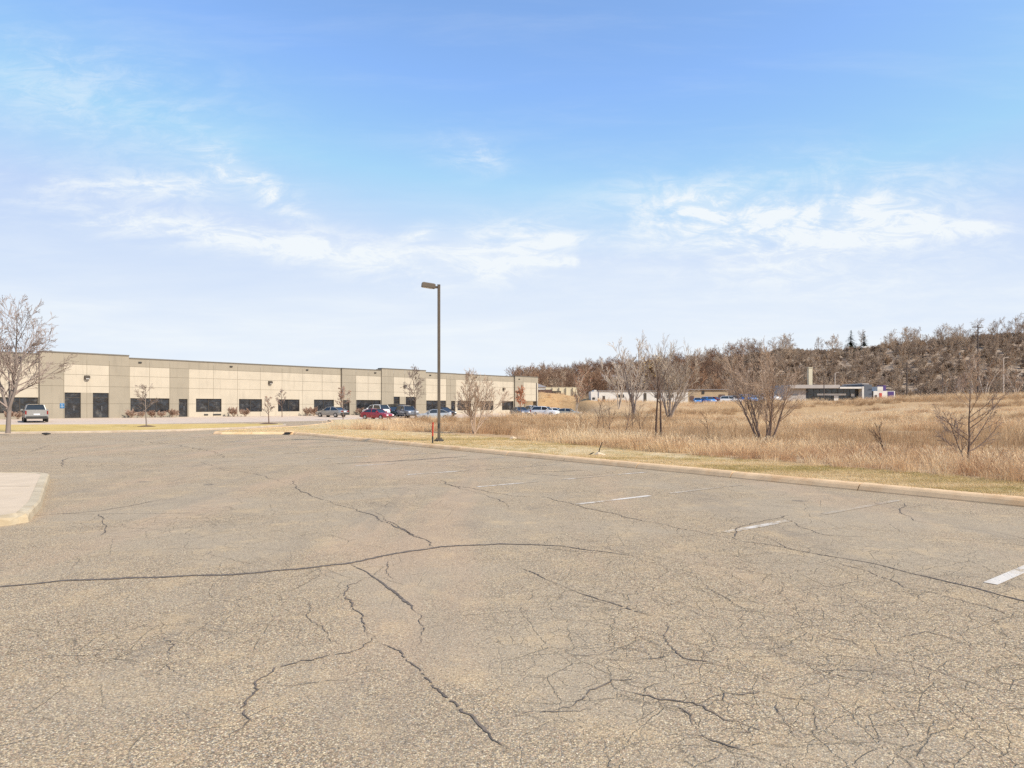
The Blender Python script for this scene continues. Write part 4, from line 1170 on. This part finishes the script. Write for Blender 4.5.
# broken stub by the kerb
sx_, sy_ = G(598, 455.5, .118); sz = zt1(sx_, sy_)
st = empty('bent_stake', (sx_, sy_, sz), 0, 'short bent dark metal stake leaning in the mown grass near the kerb', 'stake')
b = MB(); b.tube([(0, 0, 0), (.05, 0, .2), (.13, 0, .40)], [.018, .017, .014], 6); b.build('rod', M['dark'], st)
b = MB(); b.tube([(-.08, 0, .0), (0, 0, .035), (.22, 0, .0)], [.05, .08, .04], 8); b.build('concrete_collar', M['slab'], st)
b = MB(); b.tube([(0, 0, .02), (.08, 0, .06), (.16, 0, .10)], [.012, .02, .012], 6)
o = b.build('broken_rod', M['dark'], loc=(sx_ - .3, sy_ - .1, sz)); tag(o, 'small piece of dark broken rod lying left of the bent stake', 'debris')
x_, y_ = G(513, 439, .118); b = MB(); b.tube([(-.14, 0, .0), (0, 0, .04), (.16, 0, .01)], [.05, .09, .04], 7)
o = b.build('pale_stone', M['slab'], loc=(x_, y_, zt1(x_, y_))); tag(o, 'flat pale stone lying in the mown grass right of the lamp post', 'stone')
x_, y_ = G(46, 433.5, .12); b = MB(); b.tube([(-.22, 0, 0), (0, 0, -.02), (.24, 0, -.01)], [.03, .075, .03], 8)
o = b.build('drain_lid', M['dark'], loc=(x_, y_, .12)); tag(o, 'low dark lid in the yellow lawn strip right of the largest tree', 'drain lid')

# ------------------------------------------------------------------ vehicles
def paint_mat(name, c, metal=.35): return plain(name, c, .3, metal, var=.05, coat=.6)
CP = dict(silver=paint_mat('silver_paint', (.36, .35, .33), .5), white=paint_mat('white_car_paint', (.72, .72, .72), .0), red=paint_mat('red_paint', (.36, .03, .045), .2),
          dark=paint_mat('black_paint', (.02, .022, .027), .2), green=paint_mat('dark_green_paint', (.03, .05, .055), .3), grey=paint_mat('grey_paint', (.20, .21, .23), .4),
          blue=paint_mat('blue_paint', (.02, .27, .72), .1), pale=paint_mat('pale_blue_paint', (.42, .44, .45), .4), tanp=paint_mat('champagne_paint', (.42, .38, .30), .4))
PROF = {  # x (front negative) stations: (x, z_low, z_top, halfwidth)
 'sedan': dict(L=4.7, W=.9, body=[(-2.35, .42, .62, .70), (-2.25, .25, .72, .80), (-1.9, .22, .82, .87), (-1.0, .22, .93, .9), (0, .22, .95, .9), (1.2, .22, .98, .9), (1.9, .24, 1.0, .88), (2.25, .3, .96, .82), (2.35, .45, .85, .74)],
      gh=[(-1.05, .93), (-.35, 1.40), (.55, 1.44), (1.15, 1.36), (1.8, 1.0)], wr=.32, wx=(-1.42, 1.38)),
 'suv': dict(L=4.7, W=.94, body=[(-2.35, .5, .85, .76), (-2.25, .32, .98, .85), (-1.9, .3, 1.05, .91), (-1.0, .3, 1.12, .94), (0, .3, 1.13, .94), (1.5, .3, 1.15, .94), (2.15, .32, 1.15, .9), (2.35, .45, 1.0, .84)],
      gh=[(-1.1, 1.1), (-.5, 1.66), (.5, 1.74), (1.85, 1.70), (2.25, 1.13)], wr=.37, wx=(-1.45, 1.42)),
 'pickup': dict(L=5.5, W=.98, body=[(-2.75, .55, .95, .80), (-2.65, .4, 1.05, .88), (-2.2, .38, 1.12, .95), (-1.3, .38, 1.15, .98), (0, .38, 1.15, .98), (1.5, .38, 1.15, .98), (2.6, .4, 1.15, .97), (2.75, .45, 1.13, .96)],
      gh=[(-1.35, 1.13), (-.7, 1.70), (.2, 1.76), (.78, 1.72), (.92, 1.14)], wr=.40, wx=(-1.75, 1.65)),
}
def make_car(kind, paint, label, group=None):
    S_ = PROF[kind]; t = empty('parked_' + {'suv': 'suv', 'sedan': 'car', 'pickup': 'pickup'}[kind], (0, 0, 0), 0, label, {'suv': 'SUV', 'sedan': 'car', 'pickup': 'pickup truck'}[kind], group)
    b = MB(); rings = []
    for x, zl, zt2, hw in S_['body']:
        zm = zl + (zt2 - zl) * .55
        ring = [(-hw * .9, zl), (-hw, zl + .1), (-hw, zm), (-hw * .95, zt2 - .05), (-hw * .85, zt2), (0, zt2 + .02), (hw * .85, zt2), (hw * .95, zt2 - .05), (hw, zm), (hw, zl + .1), (hw * .9, zl)]
        rings.append([(x, y, z) for y, z in ring])
    n = len(rings[0])
    for r_ in rings: b.v += r_
    for i in range(len(rings) - 1):
        for j in range(n):
            k = (j + 1) % n; b.f.append((i * n + j, i * n + k, (i + 1) * n + k, (i + 1) * n + j)); b.m.append(0)
    b.f.append(tuple(range(n))); b.m.append(0); b.f.append(tuple((len(rings) - 1) * n + j for j in range(n))[::-1]); b.m.append(0)
    # roof skin above the glass
    gh = S_['gh']; W = S_['W']
    def hwz(z): return W * (.90 - .20 * (z - gh[0][1]) / (gh[2][1] - gh[0][1]))
    top = gh[1:4]
    base = len(b.v)
    for x, z in top:
        h = hwz(z); b.v += [(x, -h, z - .03), (x, -h * .8, z + .03), (x, h * .8, z + .03), (x, h, z - .03)]
    for i in range(2):
        for j in range(3): b.f.append((base + 4 * i + j, base + 4 * i + j + 1, base + 4 * i + j + 5, base + 4 * i + j + 4)); b.m.append(0)
    # pillars
    for sgn in (-1, 1):
        for (xa, za), (xb, zb) in (((gh[0][0], gh[0][1] - .02), gh[1]), (gh[3], gh[4]), ((.35, gh[0][1]), (.35, gh[2][1] - .04))):
            b.tube([(xa, sgn * hwz(za) * 1.0, za), (xb, sgn * hwz(zb) * 1.0, zb)], .035, 5)
        b.box((-.75 - .1, sgn * W - .02 + (0 if sgn > 0 else -.16), gh[0][1] + .02), (-.75 + .08, sgn * W + .18 + (0 if sgn > 0 else -.16), gh[0][1] + .18))
    body = b.build('body', paint, t, smooth=False)
    if kind == 'pickup':
        q_ = MB(); q_.box((1.0, -.82, 1.13), (2.62, .82, 1.185)); q_.build('bed', M['dark'], t)
        q_ = MB(); q_.box((2.63, -.9, 1.1), (2.74, .9, 1.24)); q_.box((.98, .84, 1.1), (2.62, .95, 1.24)); q_.box((.98, -.95, 1.1), (2.62, -.84, 1.24)); q_.build('bed_rail', paint, t)
    g = MB(); base = 0
    for x, z in gh:
        h = hwz(z) * .985
        g.v += [(x, -hwz(gh[0][1]) * .99, gh[0][1] - .04), (x, -h, z - .02), (x, h, z - .02), (x, hwz(gh[0][1]) * .99, gh[0][1] - .04)]
    for i in range(len(gh) - 1):
        for j in range(3): g.f.append((4 * i + j, 4 * i + j + 1, 4 * i + j + 5, 4 * i + j + 4)); g.m.append(0)
    g.build('windows', M['carglass'], t)
    for x in S_['wx']:
        for sgn in (-1, 1):
            w = MB(); w.cyl((x, sgn * (W - .10), S_['wr']), (0, 1, 0), S_['wr'], .23, 20); wo = w.build('wheel', M['tyre'], t)
            w = MB(); w.cyl((x, sgn * (W + .018), S_['wr']), (0, 1, 0), S_['wr'] * .62, .02, 14); w.build('rim', M['rim'], wo)
    x0, x1 = -S_['L'] / 2, S_['L'] / 2; zt3 = S_['body'][1][2]
    for sgn in (-1, 1):
        w = MB(); w.box((x0 - .01, sgn * W * .62 - .17, zt3 - .2), (x0 + .18, sgn * W * .62 + .17, zt3 - .04)); w.build('headlight', M['clear_lens'], t)
        w = MB()
        if kind == 'sedan': w.box((x1 - .12, sgn * W * .66 - .16, .74), (x1 + .012, sgn * W * .66 + .16, .9))
        else: w.box((x1 - .16, sgn * W * .89 - .06, .78), (x1 + .015, sgn * W * .89 + .06, 1.13))
        w.build('taillight', M['red_lens'], t)
    w = MB(); w.box((x0 - .04, -W * .8, .3), (x0 + .1, W * .8, .46)); w.build('front_bumper', M['dark'] , t)
    w = MB(); w.box((x1 - .1, -W * .9, .34), (x1 + .07, W * .9, .60)); w.build('rear_bumper', M['dark'], t)
    w = MB(); w.box((x1 + .0, -.26, .72), (x1 + .025, .26, .86)); w.build('number_plate', M['plate'], t)
    return t
def heading(dx, dy): return math.atan2(-dy, -dx)   # nose is local -x
def car_at(car, px, Y, rz, z=None, s=1.0):
    x = PX(px, Y)
    q = (x - F0[0]) * FN[0] + (Y - F0[1]) * FN[1]; k = (x - F0[0]) * FD[0] + (Y - F0[1]) * FD[1]
    if z is None: z = float(lot_z(q, k)) + .006
    car.location = (x, Y, z); car.rotation_euler = (0, 0, rz); car.scale = (s, s, s)
fac_in = (-FN[0], -FN[1]); fac_out = (FN[0], FN[1]); fac_al = (FD[0], FD[1])
c = make_car('pickup', CP['silver'], 'silver pickup seen from behind in front of the warehouse at the far left')
car_at(c, 35, 61.5, heading(-.62, .78), .15, .9)
c = make_car('sedan', CP['silver'], 'silver car parked under a window, left of the narrow rust leaved tree', 'cars parked before the warehouse'); car_at(c, 332, 88, heading(-.9, .45), None, .93)
c = make_car('suv', CP['white'], 'white SUV parked behind the red car', 'cars parked before the warehouse'); car_at(c, 376, 94, heading(*fac_in), None, .95)
c = make_car('sedan', CP['red'], 'dark red car parked at the edge of the dry grass', 'cars parked before the warehouse'); car_at(c, 377, 82, heading(.85, -.5), None, .9)
c = make_car('sedan', CP['green'], 'dark green car parked right of the red car', 'cars parked before the warehouse'); car_at(c, 391, 95, heading(*fac_out), None, 1)
c = make_car('suv', CP['dark'], 'black SUV half hidden behind the grey SUV by the entrance', 'cars parked before the warehouse'); car_at(c, 400, 99, heading(*fac_out), None, 1)
c = make_car('suv', CP['grey'], 'grey SUV parked beside the slender bare tree', 'cars parked before the warehouse'); car_at(c, 407, 92, heading(.5, -.8), None, .95)
c = make_car('sedan', CP['pale'], 'pale silver car parked behind the lamp post', 'cars parked before the warehouse'); car_at(c, 434, 86, heading(-.85, -.2), None, .95)
c = make_car('sedan', CP['dark'], 'black car parked just right of the lamp post, close to the wall', 'cars parked before the warehouse'); car_at(c, 443, 101, heading(*fac_out), None, .95)
c = make_car('sedan', CP['grey'], 'dark grey car under the rust leaved tree at the end of the warehouse', 'cars parked past the warehouse end'); car_at(c, 520, 110, heading(.4, -.9), None, 1)
c = make_car('pickup', CP['white'], 'white pickup parked at the right corner of the warehouse', 'cars parked past the warehouse end'); car_at(c, 532, 113, heading(-.5, .8), None, .95)
c = make_car('suv', CP['white'], 'white SUV parked right of the white pickup', 'cars parked past the warehouse end'); car_at(c, 545, 108, heading(.9, -.45), None, .95)
c = make_car('sedan', CP['white'], 'white car parked between the white SUV and the grey car', 'cars parked past the warehouse end'); car_at(c, 556, 112, heading(.9, -.45), None, .95)
c = make_car('sedan', CP['tanp'], 'champagne car, rightmost of the row past the warehouse end', 'cars parked past the warehouse end'); car_at(c, 568, 110, heading(.95, -.3), None, .95)
def terr_car(kind, paint, px, Y, rz, label, s=1.0, up=0.0):
    c = make_car(kind, CP[paint], label, 'vehicles parked beyond the meadow'); x = PX(px, Y); car_at(c, px, Y, rz, zt1(x, Y) + up, s)
terr_car('pickup', 'blue', 697.5, 148, heading(-.2, -.9), 'left one of the two bright blue trucks before the tan shed', .82, .3)
terr_car('suv', 'blue', 708.5, 147, heading(.25, -.9), 'right one of the two bright blue trucks before the tan shed', .9, .3)
terr_car('sedan', 'red', 715, 152, heading(.6, -.7), 'small red car beyond the meadow beside the blue trucks', .9, .6)
terr_car('suv', 'white', 730, 150, heading(.9, -.2), 'white van shaped vehicle right of the tan shed', 1.0, .3)
terr_car('suv', 'silver', 739, 154, heading(.5, -.8), 'silver vehicle next to the white one right of the tan shed', 1.0, .4)
terr_car('suv', 'blue', 747.5, 150, heading(.2, -.9), 'lone bright blue vehicle behind the wide clump tree', 1.15, .3)
terr_car('sedan', 'silver', 757, 152, heading(.9, -.2), 'silver car behind the stems of the wide clump tree', 1.0, .5)
terr_car('suv', 'white', 769, 155, heading(.4, -.8), 'white vehicle just left of the grey shop', 1.15, .4)

# ------------------------------------------------------------------ distant buildings
def bbox(name, px0, px1, y_top, y_bot, Y, depth, mat, parent, z_extra=0, roofless=False):
    x0, x1 = PX(px0, Y), PX(px1, Y); b = MB(); b.box((x0, Y, ZY(y_bot, Y) - z_extra), (x1, Y + depth, ZY(y_top, Y))); return b.build(name, mat, parent)
mw = plain('white_metal_siding', (.66, .62, .56), .7, var=.1, scale=1); mtan = plain('tan_siding', (.42, .31, .19), .8, var=.1, scale=.8)
mgrey = plain('grey_panel', (.40, .36, .33), .8, var=.08, scale=1); mdg = plain('slate_panel', (.10, .11, .13), .7); mroof = plain('grey_shingle', (.24, .21, .2), .9)
mcream = plain('cream_render', (.62, .54, .38), .8); mbrown = plain('brown_boards', (.12, .07, .055), .85, var=.3, scale=2); mpurple = plain('purple_fascia', (.07, .035, .16), .5); mredd = plain('red_door', (.5, .06, .04), .5)
# white shed, two volumes
t = empty('white_shed', (PX(640, 140), 140, zt1(PX(640, 140), 140)), 0, 'long white metal shed with dark doors behind the tall bare trees', 'shed')
def child_fix(o, t):
    o.matrix_parent_inverse = Matrix.Translation(-Vector(t.location)); return o
def shed(parts, t):
    for p in parts: child_fix(p, t)
ps = [bbox('wall', 599, 688, 391, 406, 140, 12, mw, t, 1)]
b = MB(); b.box((PX(598, 140), 139.8, ZY(391, 140)), (PX(689, 140), 152.2, ZY(390.3, 140))); ps.append(b.build('roof', mroof, t))
for a_, c_, y0_ in ((630, 634, 394), (644, 646.5, 393), (603, 605, 396)):
    ps.append(bbox('door', a_, c_, y0_, 404.5, 139.9, .08, M['frame'], t))
for a_, c_ in ((618, 624), (655, 660), (668, 673)): ps.append(bbox('window', a_, c_, 394.5, 397.5, 139.92, .06, M['glass'], t))
shed(ps, t)
t = empty('white_kiosk', (PX(594, 136), 136, zt1(PX(594, 136), 136)), 0, 'small white hut with a stepped front at the left end of the white shed', 'hut')
ps = [bbox('wall', 591, 597.6, 391.5, 404, 136, 4, mw, t, 1), bbox('gable', 594, 596.6, 390, 391.45, 136, 4, mw, t), bbox('window', 592.5, 595, 397.5, 399.5, 135.92, .07, M['glass'], t)]
shed(ps, t)
t = empty('tan_shed', (PX(706, 160), 160, zt1(PX(706, 160), 160)), 0, 'tan shed behind the blue trucks', 'shed')
ps = [bbox('wall', 687, 728, 390, 404, 160, 12, mtan, t, 1)]
b = MB(); b.box((PX(686.5, 160), 159.7, ZY(390, 160)), (PX(728.5, 160), 172.3, ZY(389.2, 160))); ps.append(b.build('roof', mroof, t))
ps += [bbox('vent', 702, 704.5, 391, 394, 159.9, .08, M['dark'], t), bbox('door', 690, 694, 396, 402, 159.9, .08, mbrown, t), bbox('side_door', 719, 725, 394.5, 402, 159.9, .08, mbrown, t)]
shed(ps, t)
# grey shop
Yg = 165
t = empty('grey_shop', (PX(828, Yg), Yg, zt1(PX(828, Yg), Yg)), 0, 'low modern grey shop with a dark glass front below the bluff', 'shop')
ps = [bbox('wall', 785, 805.8, 386, 403, Yg, 14, mgrey, t, 1), bbox('fascia', 790, 840, 384.8, 388.3, Yg - 1.0, 15, mgrey, t), bbox('canopy', 840, 862, 386.8, 388.6, Yg - 1.2, 15, mw, t),
      bbox('back_wall', 806, 862, 388.4, 403, Yg + .6, 12, mdg, t, 1), bbox('end_pier', 864.2, 872, 384.5, 403, Yg - 1.2, 14, mdg, t, 1), bbox('parapet', 862.3, 869, 383.3, 384.4, Yg - .8, 10, mgrey, t), bbox('pier', 862.2, 864, 386.5, 402, Yg - 1.25, 2, mw, t, 1)]
for a_ in range(808, 861, 6):
    ps.append(bbox('window', a_, a_ + 5.4, 389.2, 400, Yg + .5, .06, M['glass'], t))
ps += [bbox('window_band', 817, 846, 393.6, 395.4, Yg + .35, .06, mw, t), bbox('entrance_panel', 834, 838.5, 395.6, 401, Yg + .3, .08, mw, t), bbox('poster', 851, 854.5, 393.8, 396.5, Yg + .35, .06, mw, t)]
for a_ in (785.2, 792): ps.append(bbox('wall_band', a_, a_ + 6, 394.6, 395.3, Yg - .05, .04, mdg, t))
shed(ps, t)
Yk = 172
t = empty('white_kiosk', (PX(883, Yk), Yk, zt1(PX(883, Yk), Yk)), 0, 'small white building with red door and purple fascia right of the grey shop', 'shop')
ps = [bbox('wall', 873.5, 895, 391, 403, Yk, 8, mw, t, 1), bbox('raised_wall', 877.5, 883, 386.6, 390.9, Yk, 5, mw, t), bbox('red_door', 879.5, 882, 393, 400, Yk - .1, .09, mredd, t),
      bbox('purple_panel', 888, 894, 391.5, 398, Yk - .1, .09, mpurple, t), bbox('fascia', 883.2, 886, 385.3, 390.8, Yk + .5, 3, mpurple, t), bbox('dark_door', 872.6, 873.4, 391, 402, Yk, 6, M['dark'], t), bbox('window', 875, 877, 395, 399, Yk - .08, .07, M['glass'], t)]
shed(ps, t)
# cream pylon, poles
def post(name, px, Y, ytop, r, mat, label, cat, head=None, ybot=None, square=False):
    x = PX(px, Y); z0 = zt1(x, Y) if ybot is None else ZY(ybot, Y); t = empty(name, (x, Y, z0), 0, label, cat); h = ZY(ytop, Y) - z0
    b = MB(); b.tube([(0, 0, -.5), (0, 0, h)], [r, r * .7], 8); b.build('shaft', mat, t)
    if head == 'cross':
        for dz, w in ((.5, 1.2), (1.6, .9)):
            b = MB(); b.box((-w, -.06, h - dz - .07), (w, .06, h - dz + .07)); b.build('crossarm', mat, t)
    if head == 'lamp':
        b = MB(); b.tube([(0, 0, h - .1), (.5, 0, h + .1), (1.3, 0, h + .18)], .05, 6); b.build('arm', mat, t)
        b = MB(); b.box((1.2, -.18, h + .08), (2.0, .18, h + .26)); b.build('lamp_head', M['pole'], t)
    return t
t = empty('pylon', (PX(810.5, 185), 185, ZY(395, 185)), 0, 'square cream pylon rising behind the roof of the grey shop', 'pylon')
ps = [bbox('shaft', 808.8, 812.5, 368, 395, 185, 1.1, mcream, t), bbox('cap', 808.4, 812.9, 367.2, 367.95, 184.9, 1.3, mcream, t)]; shed(ps, t)
mpole = plain('weathered_pole', (.09, .07, .06), .9); mlp = plain('pale_pole', (.55, .45, .36), .7)
post('utility_pole', 978, 150, 325, .17, mpole, 'tallest dark utility pole against the bluff at right', 'utility pole', 'cross')
post('utility_pole', 907, 160, 362, .15, mpole, 'dark utility pole right of the small white building', 'utility pole', 'cross')
post('utility_pole', 942.5, 165, 373, .12, mpole, 'short dark pole halfway between the two utility poles', 'utility pole')
post('flag_pole', 824, 150, 375, .11, mpole, 'thin dark pole in front of the grey shop', 'pole')
post('street_lamp', 835, 180, 373, .13, mlp, 'pale lamp pole rising behind the grey shop roof', 'street lamp', 'lamp')
post('street_lamp', 1003.5, 140, 358, .13, mlp, 'pale street lamp near the right edge, below the bluff', 'street lamp', 'lamp')
post('street_lamp', 536.5, 118, 383, .12, mpole, 'dark pole standing behind the white SUV past the warehouse end', 'pole', None)
# white guard rail on top of the bank
t = empty('guard_rail', (PX(930, 120), 120, zt1(PX(930, 120), 120)), 0, 'pale guard rail along the top of the bank at right', 'guard rail')
b = MB(); q = []
for px in np.linspace(896, 966, 9): q.append((PX(px, 126), 126, zt1(PX(px, 126), 126)))
for i in range(8):
    a_, c_ = q[i], q[i + 1]; b.add([(a_[0], a_[1], a_[2] + .12), (c_[0], c_[1], c_[2] + .12), (c_[0], c_[1], c_[2] + .5), (a_[0], a_[1], a_[2] + .5), (a_[0], a_[1] + .08, a_[2] + .12), (c_[0], c_[1] + .08, c_[2] + .12), (c_[0], c_[1] + .08, c_[2] + .5), (a_[0], a_[1] + .08, a_[2] + .5)],
      [(0, 1, 2, 3), (5, 4, 7, 6), (3, 2, 6, 7), (0, 4, 5, 1)])
child_fix(b.build('rail', M['white'], t), t)
for p in q:
    b = MB(); b.box((p[0] - .07, p[1] + .09, p[2] - .3), (p[0] + .07, p[1] + .2, p[2] + .5)); child_fix(b.build('post', M['white'], t), t)
# house, fences at the end of the warehouse
Yh = 200
t = empty('house', (PX(535, Yh), Yh, ZY(393, Yh)), 0, 'grey roofed house seen beyond the right end of the warehouse', 'house')
b = MB(); x0, x1 = PX(523, Yh), PX(547, Yh); zb, ze, zr = ZY(393, Yh), ZY(387.2, Yh), ZY(383, Yh)
b.box((x0 + .4, Yh, zb - 1), (x1 - .4, Yh + 8, ze)); ps = [b.build('wall', mw, t)]
b = MB(); b.add([(x0, Yh - .4, ze + .002), (x1, Yh - .4, ze + .002), (x1, Yh + 8.4, ze + .002), (x0, Yh + 8.4, ze + .002), (x0 + 2.6, Yh + 4, zr), (x1 - 2.6, Yh + 4, zr)], [(0, 1, 5, 4), (1, 2, 5), (2, 3, 4, 5), (3, 0, 4), (3, 2, 1, 0)]); ps.append(b.build('roof', mroof, t))
ps.append(bbox('window', 533, 536, 388, 390, Yh - .05, .04, M['glass'], t)); shed(ps, t)
def wall_thing(name, px0, px1, yt, yb, Y, mat, label, cat, posts=0):
    t = empty(name, (PX(px0, Y), Y, ZY(yb, Y)), 0, label, cat); ps = [bbox('panel', px0, px1, yt, yb, Y, .3, mat, t, 1.2), bbox('cap', px0 - .2, px1 + .2, yt - .4, yt - .02, Y - .05, .4, mat, t)]
    for i in range(posts):
        a = px0 + (px1 - px0) * i / (posts - 1); ps.append(bbox('post', a - .3, a + .3, yt - .2, yb, Y - .35, .28, mat, t, 1.2))
    shed(ps, t)
wall_thing('cream_fence', 546, 580, 387.5, 393, 168, mcream, 'long cream fence right of the grey roofed house', 'fence', 6)
wall_thing('white_fence', 516, 546, 388.6, 391, 172, mw, 'low white fence in front of the grey roofed house', 'fence', 5)
t = empty('brown_trailer', (PX(540, 160), 160, ZY(394, 160)), 0, 'long low brown trailer load beyond the end of the warehouse', 'trailer')
ps = [bbox('load', 523, 552, 389.6, 393.2, 160, 2.2, mbrown, t), bbox('rear_load', 552.3, 561, 391, 393.4, 160, 2.2, M['frame'], t), bbox('deck', 522.5, 561.5, 393.42, 394.2, 160, 2.3, M['dark'], t)]; shed(ps, t)
for px in (526, 550, 558):
    b = MB(); b.cyl((PX(px, 160), 159.98, ZY(394.6, 160)), (0, 1, 0), .38, .25, 14); child_fix(b.build('wheel', M['tyre'], t), t)
# roofs among the trees on the ridge
for px, w, Y, yb, yt, mat, lab in ((872, 9, 334, 349.5, 345.5, mw, 'pale roofed house on the ridge right of the firs'), (841, 6, 334, 354.0, 350.5, mw, 'small pale house on the ridge left of the firs'), (610, 7, 250, 379, 374.5, mroof, 'grey roofed cabin among the rust brown trees')):
    t = empty('ridge_house', (PX(px, Y), Y, ZY(yb, Y)), 0, lab, 'house'); b = MB(); x0, x1 = PX(px - w, Y), PX(px + w, Y); z0, z1 = ZY(yb, Y), ZY(yt, Y); zm = z0 + (z1 - z0) * .5
    b.box((x0 + .3, Y, z0 - 4), (x1 - .3, Y + 6, zm)); ps = [b.build('wall', mcream, t)]
    b = MB(); b.add([(x0, Y - .3, zm + .003), (x1, Y - .3, zm + .003), (x1, Y + 6.3, zm + .003), (x0, Y + 6.3, zm + .003), (x0, Y + 3, z1), (x1, Y + 3, z1)], [(0, 1, 5, 4), (1, 2, 5), (2, 3, 4, 5), (3, 0, 4)]); ps.append(b.build('roof', mat, t))
    shed(ps, t)

# ------------------------------------------------------------------ light and sky
SUN_AZ, SUN_EL = R(122), R(40)
sun = bpy.data.lights.new('sun', 'SUN'); sun.energy = 3.4; sun.angle = R(1.5); sun.color = (1.0, .93, .82)
so = bpy.data.objects.new('sun', sun); col.objects.link(so)
sdv = Vector((math.sin(SUN_AZ) * math.cos(SUN_EL), math.cos(SUN_AZ) * math.cos(SUN_EL), math.sin(SUN_EL)))
so.rotation_euler = sdv.to_track_quat('Z', 'Y').to_euler(); so.location = (20, -30, 40)
w = bpy.data.worlds.new('World'); scene.world = w; w.use_nodes = True
nt = NT(w.node_tree); bg = nt.N['Background']
sky = nt.n('ShaderNodeTexSky'); sky.sky_type = 'NISHITA'; sky.sun_disc = False; sky.sun_elevation = SUN_EL; sky.sun_rotation = SUN_AZ
sky.air_density = 1.0; sky.dust_density = .8; sky.ozone_density = 2.5; sky.altitude = 200
dirv = nt.n('ShaderNodeTexCoord').outputs['Generated']
sx = nt.n('ShaderNodeSeparateXYZ'); nt.link(dirv, sx.inputs[0])
X_, Y_, Z_ = sx.outputs
yy = nt.math('MAXIMUM', nt.math('ABSOLUTE', Y_), .12)
u = nt.math('DIVIDE', X_, yy); v = nt.math('DIVIDE', nt.math('MAXIMUM', Z_, 0.0), yy)
cv = nt.n('ShaderNodeCombineXYZ'); nt.link(u, cv.inputs[0]); nt.link(v, cv.inputs[1])
uv = cv.outputs[0]
def streak(sc, rot, scale, det=8, rough=.62, dist=.5, loc=(0, 0, 0)):
    return nt.noise(nt.scalev(uv, sc, rot, loc), scale, det, rough, dist)
sA = streak((1.0, 3.6, 1), R(4), 3.2); sB = streak((1.0, 2.2, 1), R(20), 6.0, dist=.9); sC = streak((1.0, 7.5, 1), R(-3), 2.4, dist=.3, loc=(3, 1, 0))
fine = streak((1, 3.0, 1), R(14), 13.0, 8, .72, .7)
def blob(px, py, rx, ry, ang=0):
    cu, cvv = (px - CX) / FP, (HOR - py) / FP
    du = nt.math('SUBTRACT', u, cu); dv = nt.math('SUBTRACT', v, cvv); ca, sa = math.cos(ang), math.sin(ang)
    a = nt.math('ADD', nt.math('MULTIPLY', du, ca * FP / rx), nt.math('MULTIPLY', dv, sa * FP / rx))
    b_ = nt.math('ADD', nt.math('MULTIPLY', du, -sa * FP / ry), nt.math('MULTIPLY', dv, ca * FP / ry))
    r2 = nt.math('ADD', nt.math('MULTIPLY', a, a), nt.math('MULTIPLY', b_, b_))
    return nt.math('EXPONENT', nt.math('MULTIPLY', r2, -1.0))
cl = None
for px, py, rx, ry, ang, amp, tex in ((200, 232, 200, 17, -7, .8, 'A'), (130, 186, 120, 14, 0, .8, 'A'), (60, 140, 170, 60, 0, .16, 'A'), (258, 185, 60, 14, -33, 1.1, 'B'), (375, 262, 100, 24, -10, .35, 'A'), (90, 90, 140, 50, -10, .32, 'B'),
        (500, 250, 55, 26, 8, 1.0, 'B'), (470, 155, 36, 16, -12, .6, 'B'), (725, 225, 95, 34, -8, 1.15, 'B'), (935, 228, 120, 13, 6, .9, 'A'), (845, 215, 70, 14, 4, .6, 'B'), (880, 195, 130, 40, 0, .45, 'B'), (570, 262, 26, 5, 0, .9, 'B'), (560, 240, 30, 6, 0, .6, 'B'), (420, 236, 16, 10, 10, .8, 'B'), (820, 250, 220, 60, 0, .3, 'A')):
    bl = nt.math('MULTIPLY', blob(px, py, rx, ry, R(ang)), amp)
    tx = nt.mapr(sA if tex == 'A' else sB, .36, .58)
    e = nt.math('MULTIPLY', bl, tx)
    cl = e if cl is None else nt.math('ADD', cl, e)
cl = nt.math('MULTIPLY', cl, nt.math('ADD', .35, nt.math('MULTIPLY', nt.mapr(fine, .38, .62), .85)))
# thin general veil of streaks, thickening to a pale sheet low over the horizon
veil = nt.math('MULTIPLY', nt.mapr(sC, .45, .8), .10)
low = nt.mapr(v, .46, .03, 0, 1, True)
low = nt.math('MULTIPLY', nt.math('POWER', low, 1.5), nt.math('ADD', .90, nt.math('MULTIPLY', nt.math('SUBTRACT', sC, .5), .7)))
amt = nt.math('ADD', nt.math('ADD', nt.math('MULTIPLY', cl, .92), veil), low)
amt = nt.math('MINIMUM', amt, .97)
hs = nt.n('ShaderNodeHueSaturation'); hs.inputs['Saturation'].default_value = 1.02; hs.inputs['Value'].default_value = 1.1; nt.link(sky.outputs[0], hs.inputs['Color'])
tint = nt.mix(1.0, nt.mix(1.0, hs.outputs[0], (.93, .985, 1.04), 'MULTIPLY'), (2.0, 2.62, 3.75), 'DARKEN')
CLOUD = (3.54, 3.75, 3.90)
final = nt.mix(amt, tint, CLOUD)
nt.link(final, bg.inputs['Color']); bg.inputs['Strength'].default_value = .15

# ------------------------------------------------------------------ camera and render
cam = bpy.data.cameras.new('camera'); cam.sensor_width = 36; cam.lens = FP / 1024 * 36; cam.shift_y = (HOR - 384) / 1024
cam.clip_end = 9000; cam.clip_start = .05
co = bpy.data.objects.new('camera', cam); col.objects.link(co); co.location = (0, 0, EYE); co.rotation_euler = (R(90), 0, 0)
scene.camera = co
scene.view_settings.view_transform = 'Standard'; scene.view_settings.look = 'None'; scene.view_settings.gamma = 1
scene.view_settings.use_curve_mapping = False
scene.view_settings.exposure = .75
scene.cycles.use_denoising = False
scene.cycles.max_bounces = 5; scene.cycles.diffuse_bounces = 2; scene.cycles.glossy_bounces = 2; scene.cycles.transparent_max_bounces = 4
scene.cycles.caustics_reflective = False; scene.cycles.caustics_refractive = False
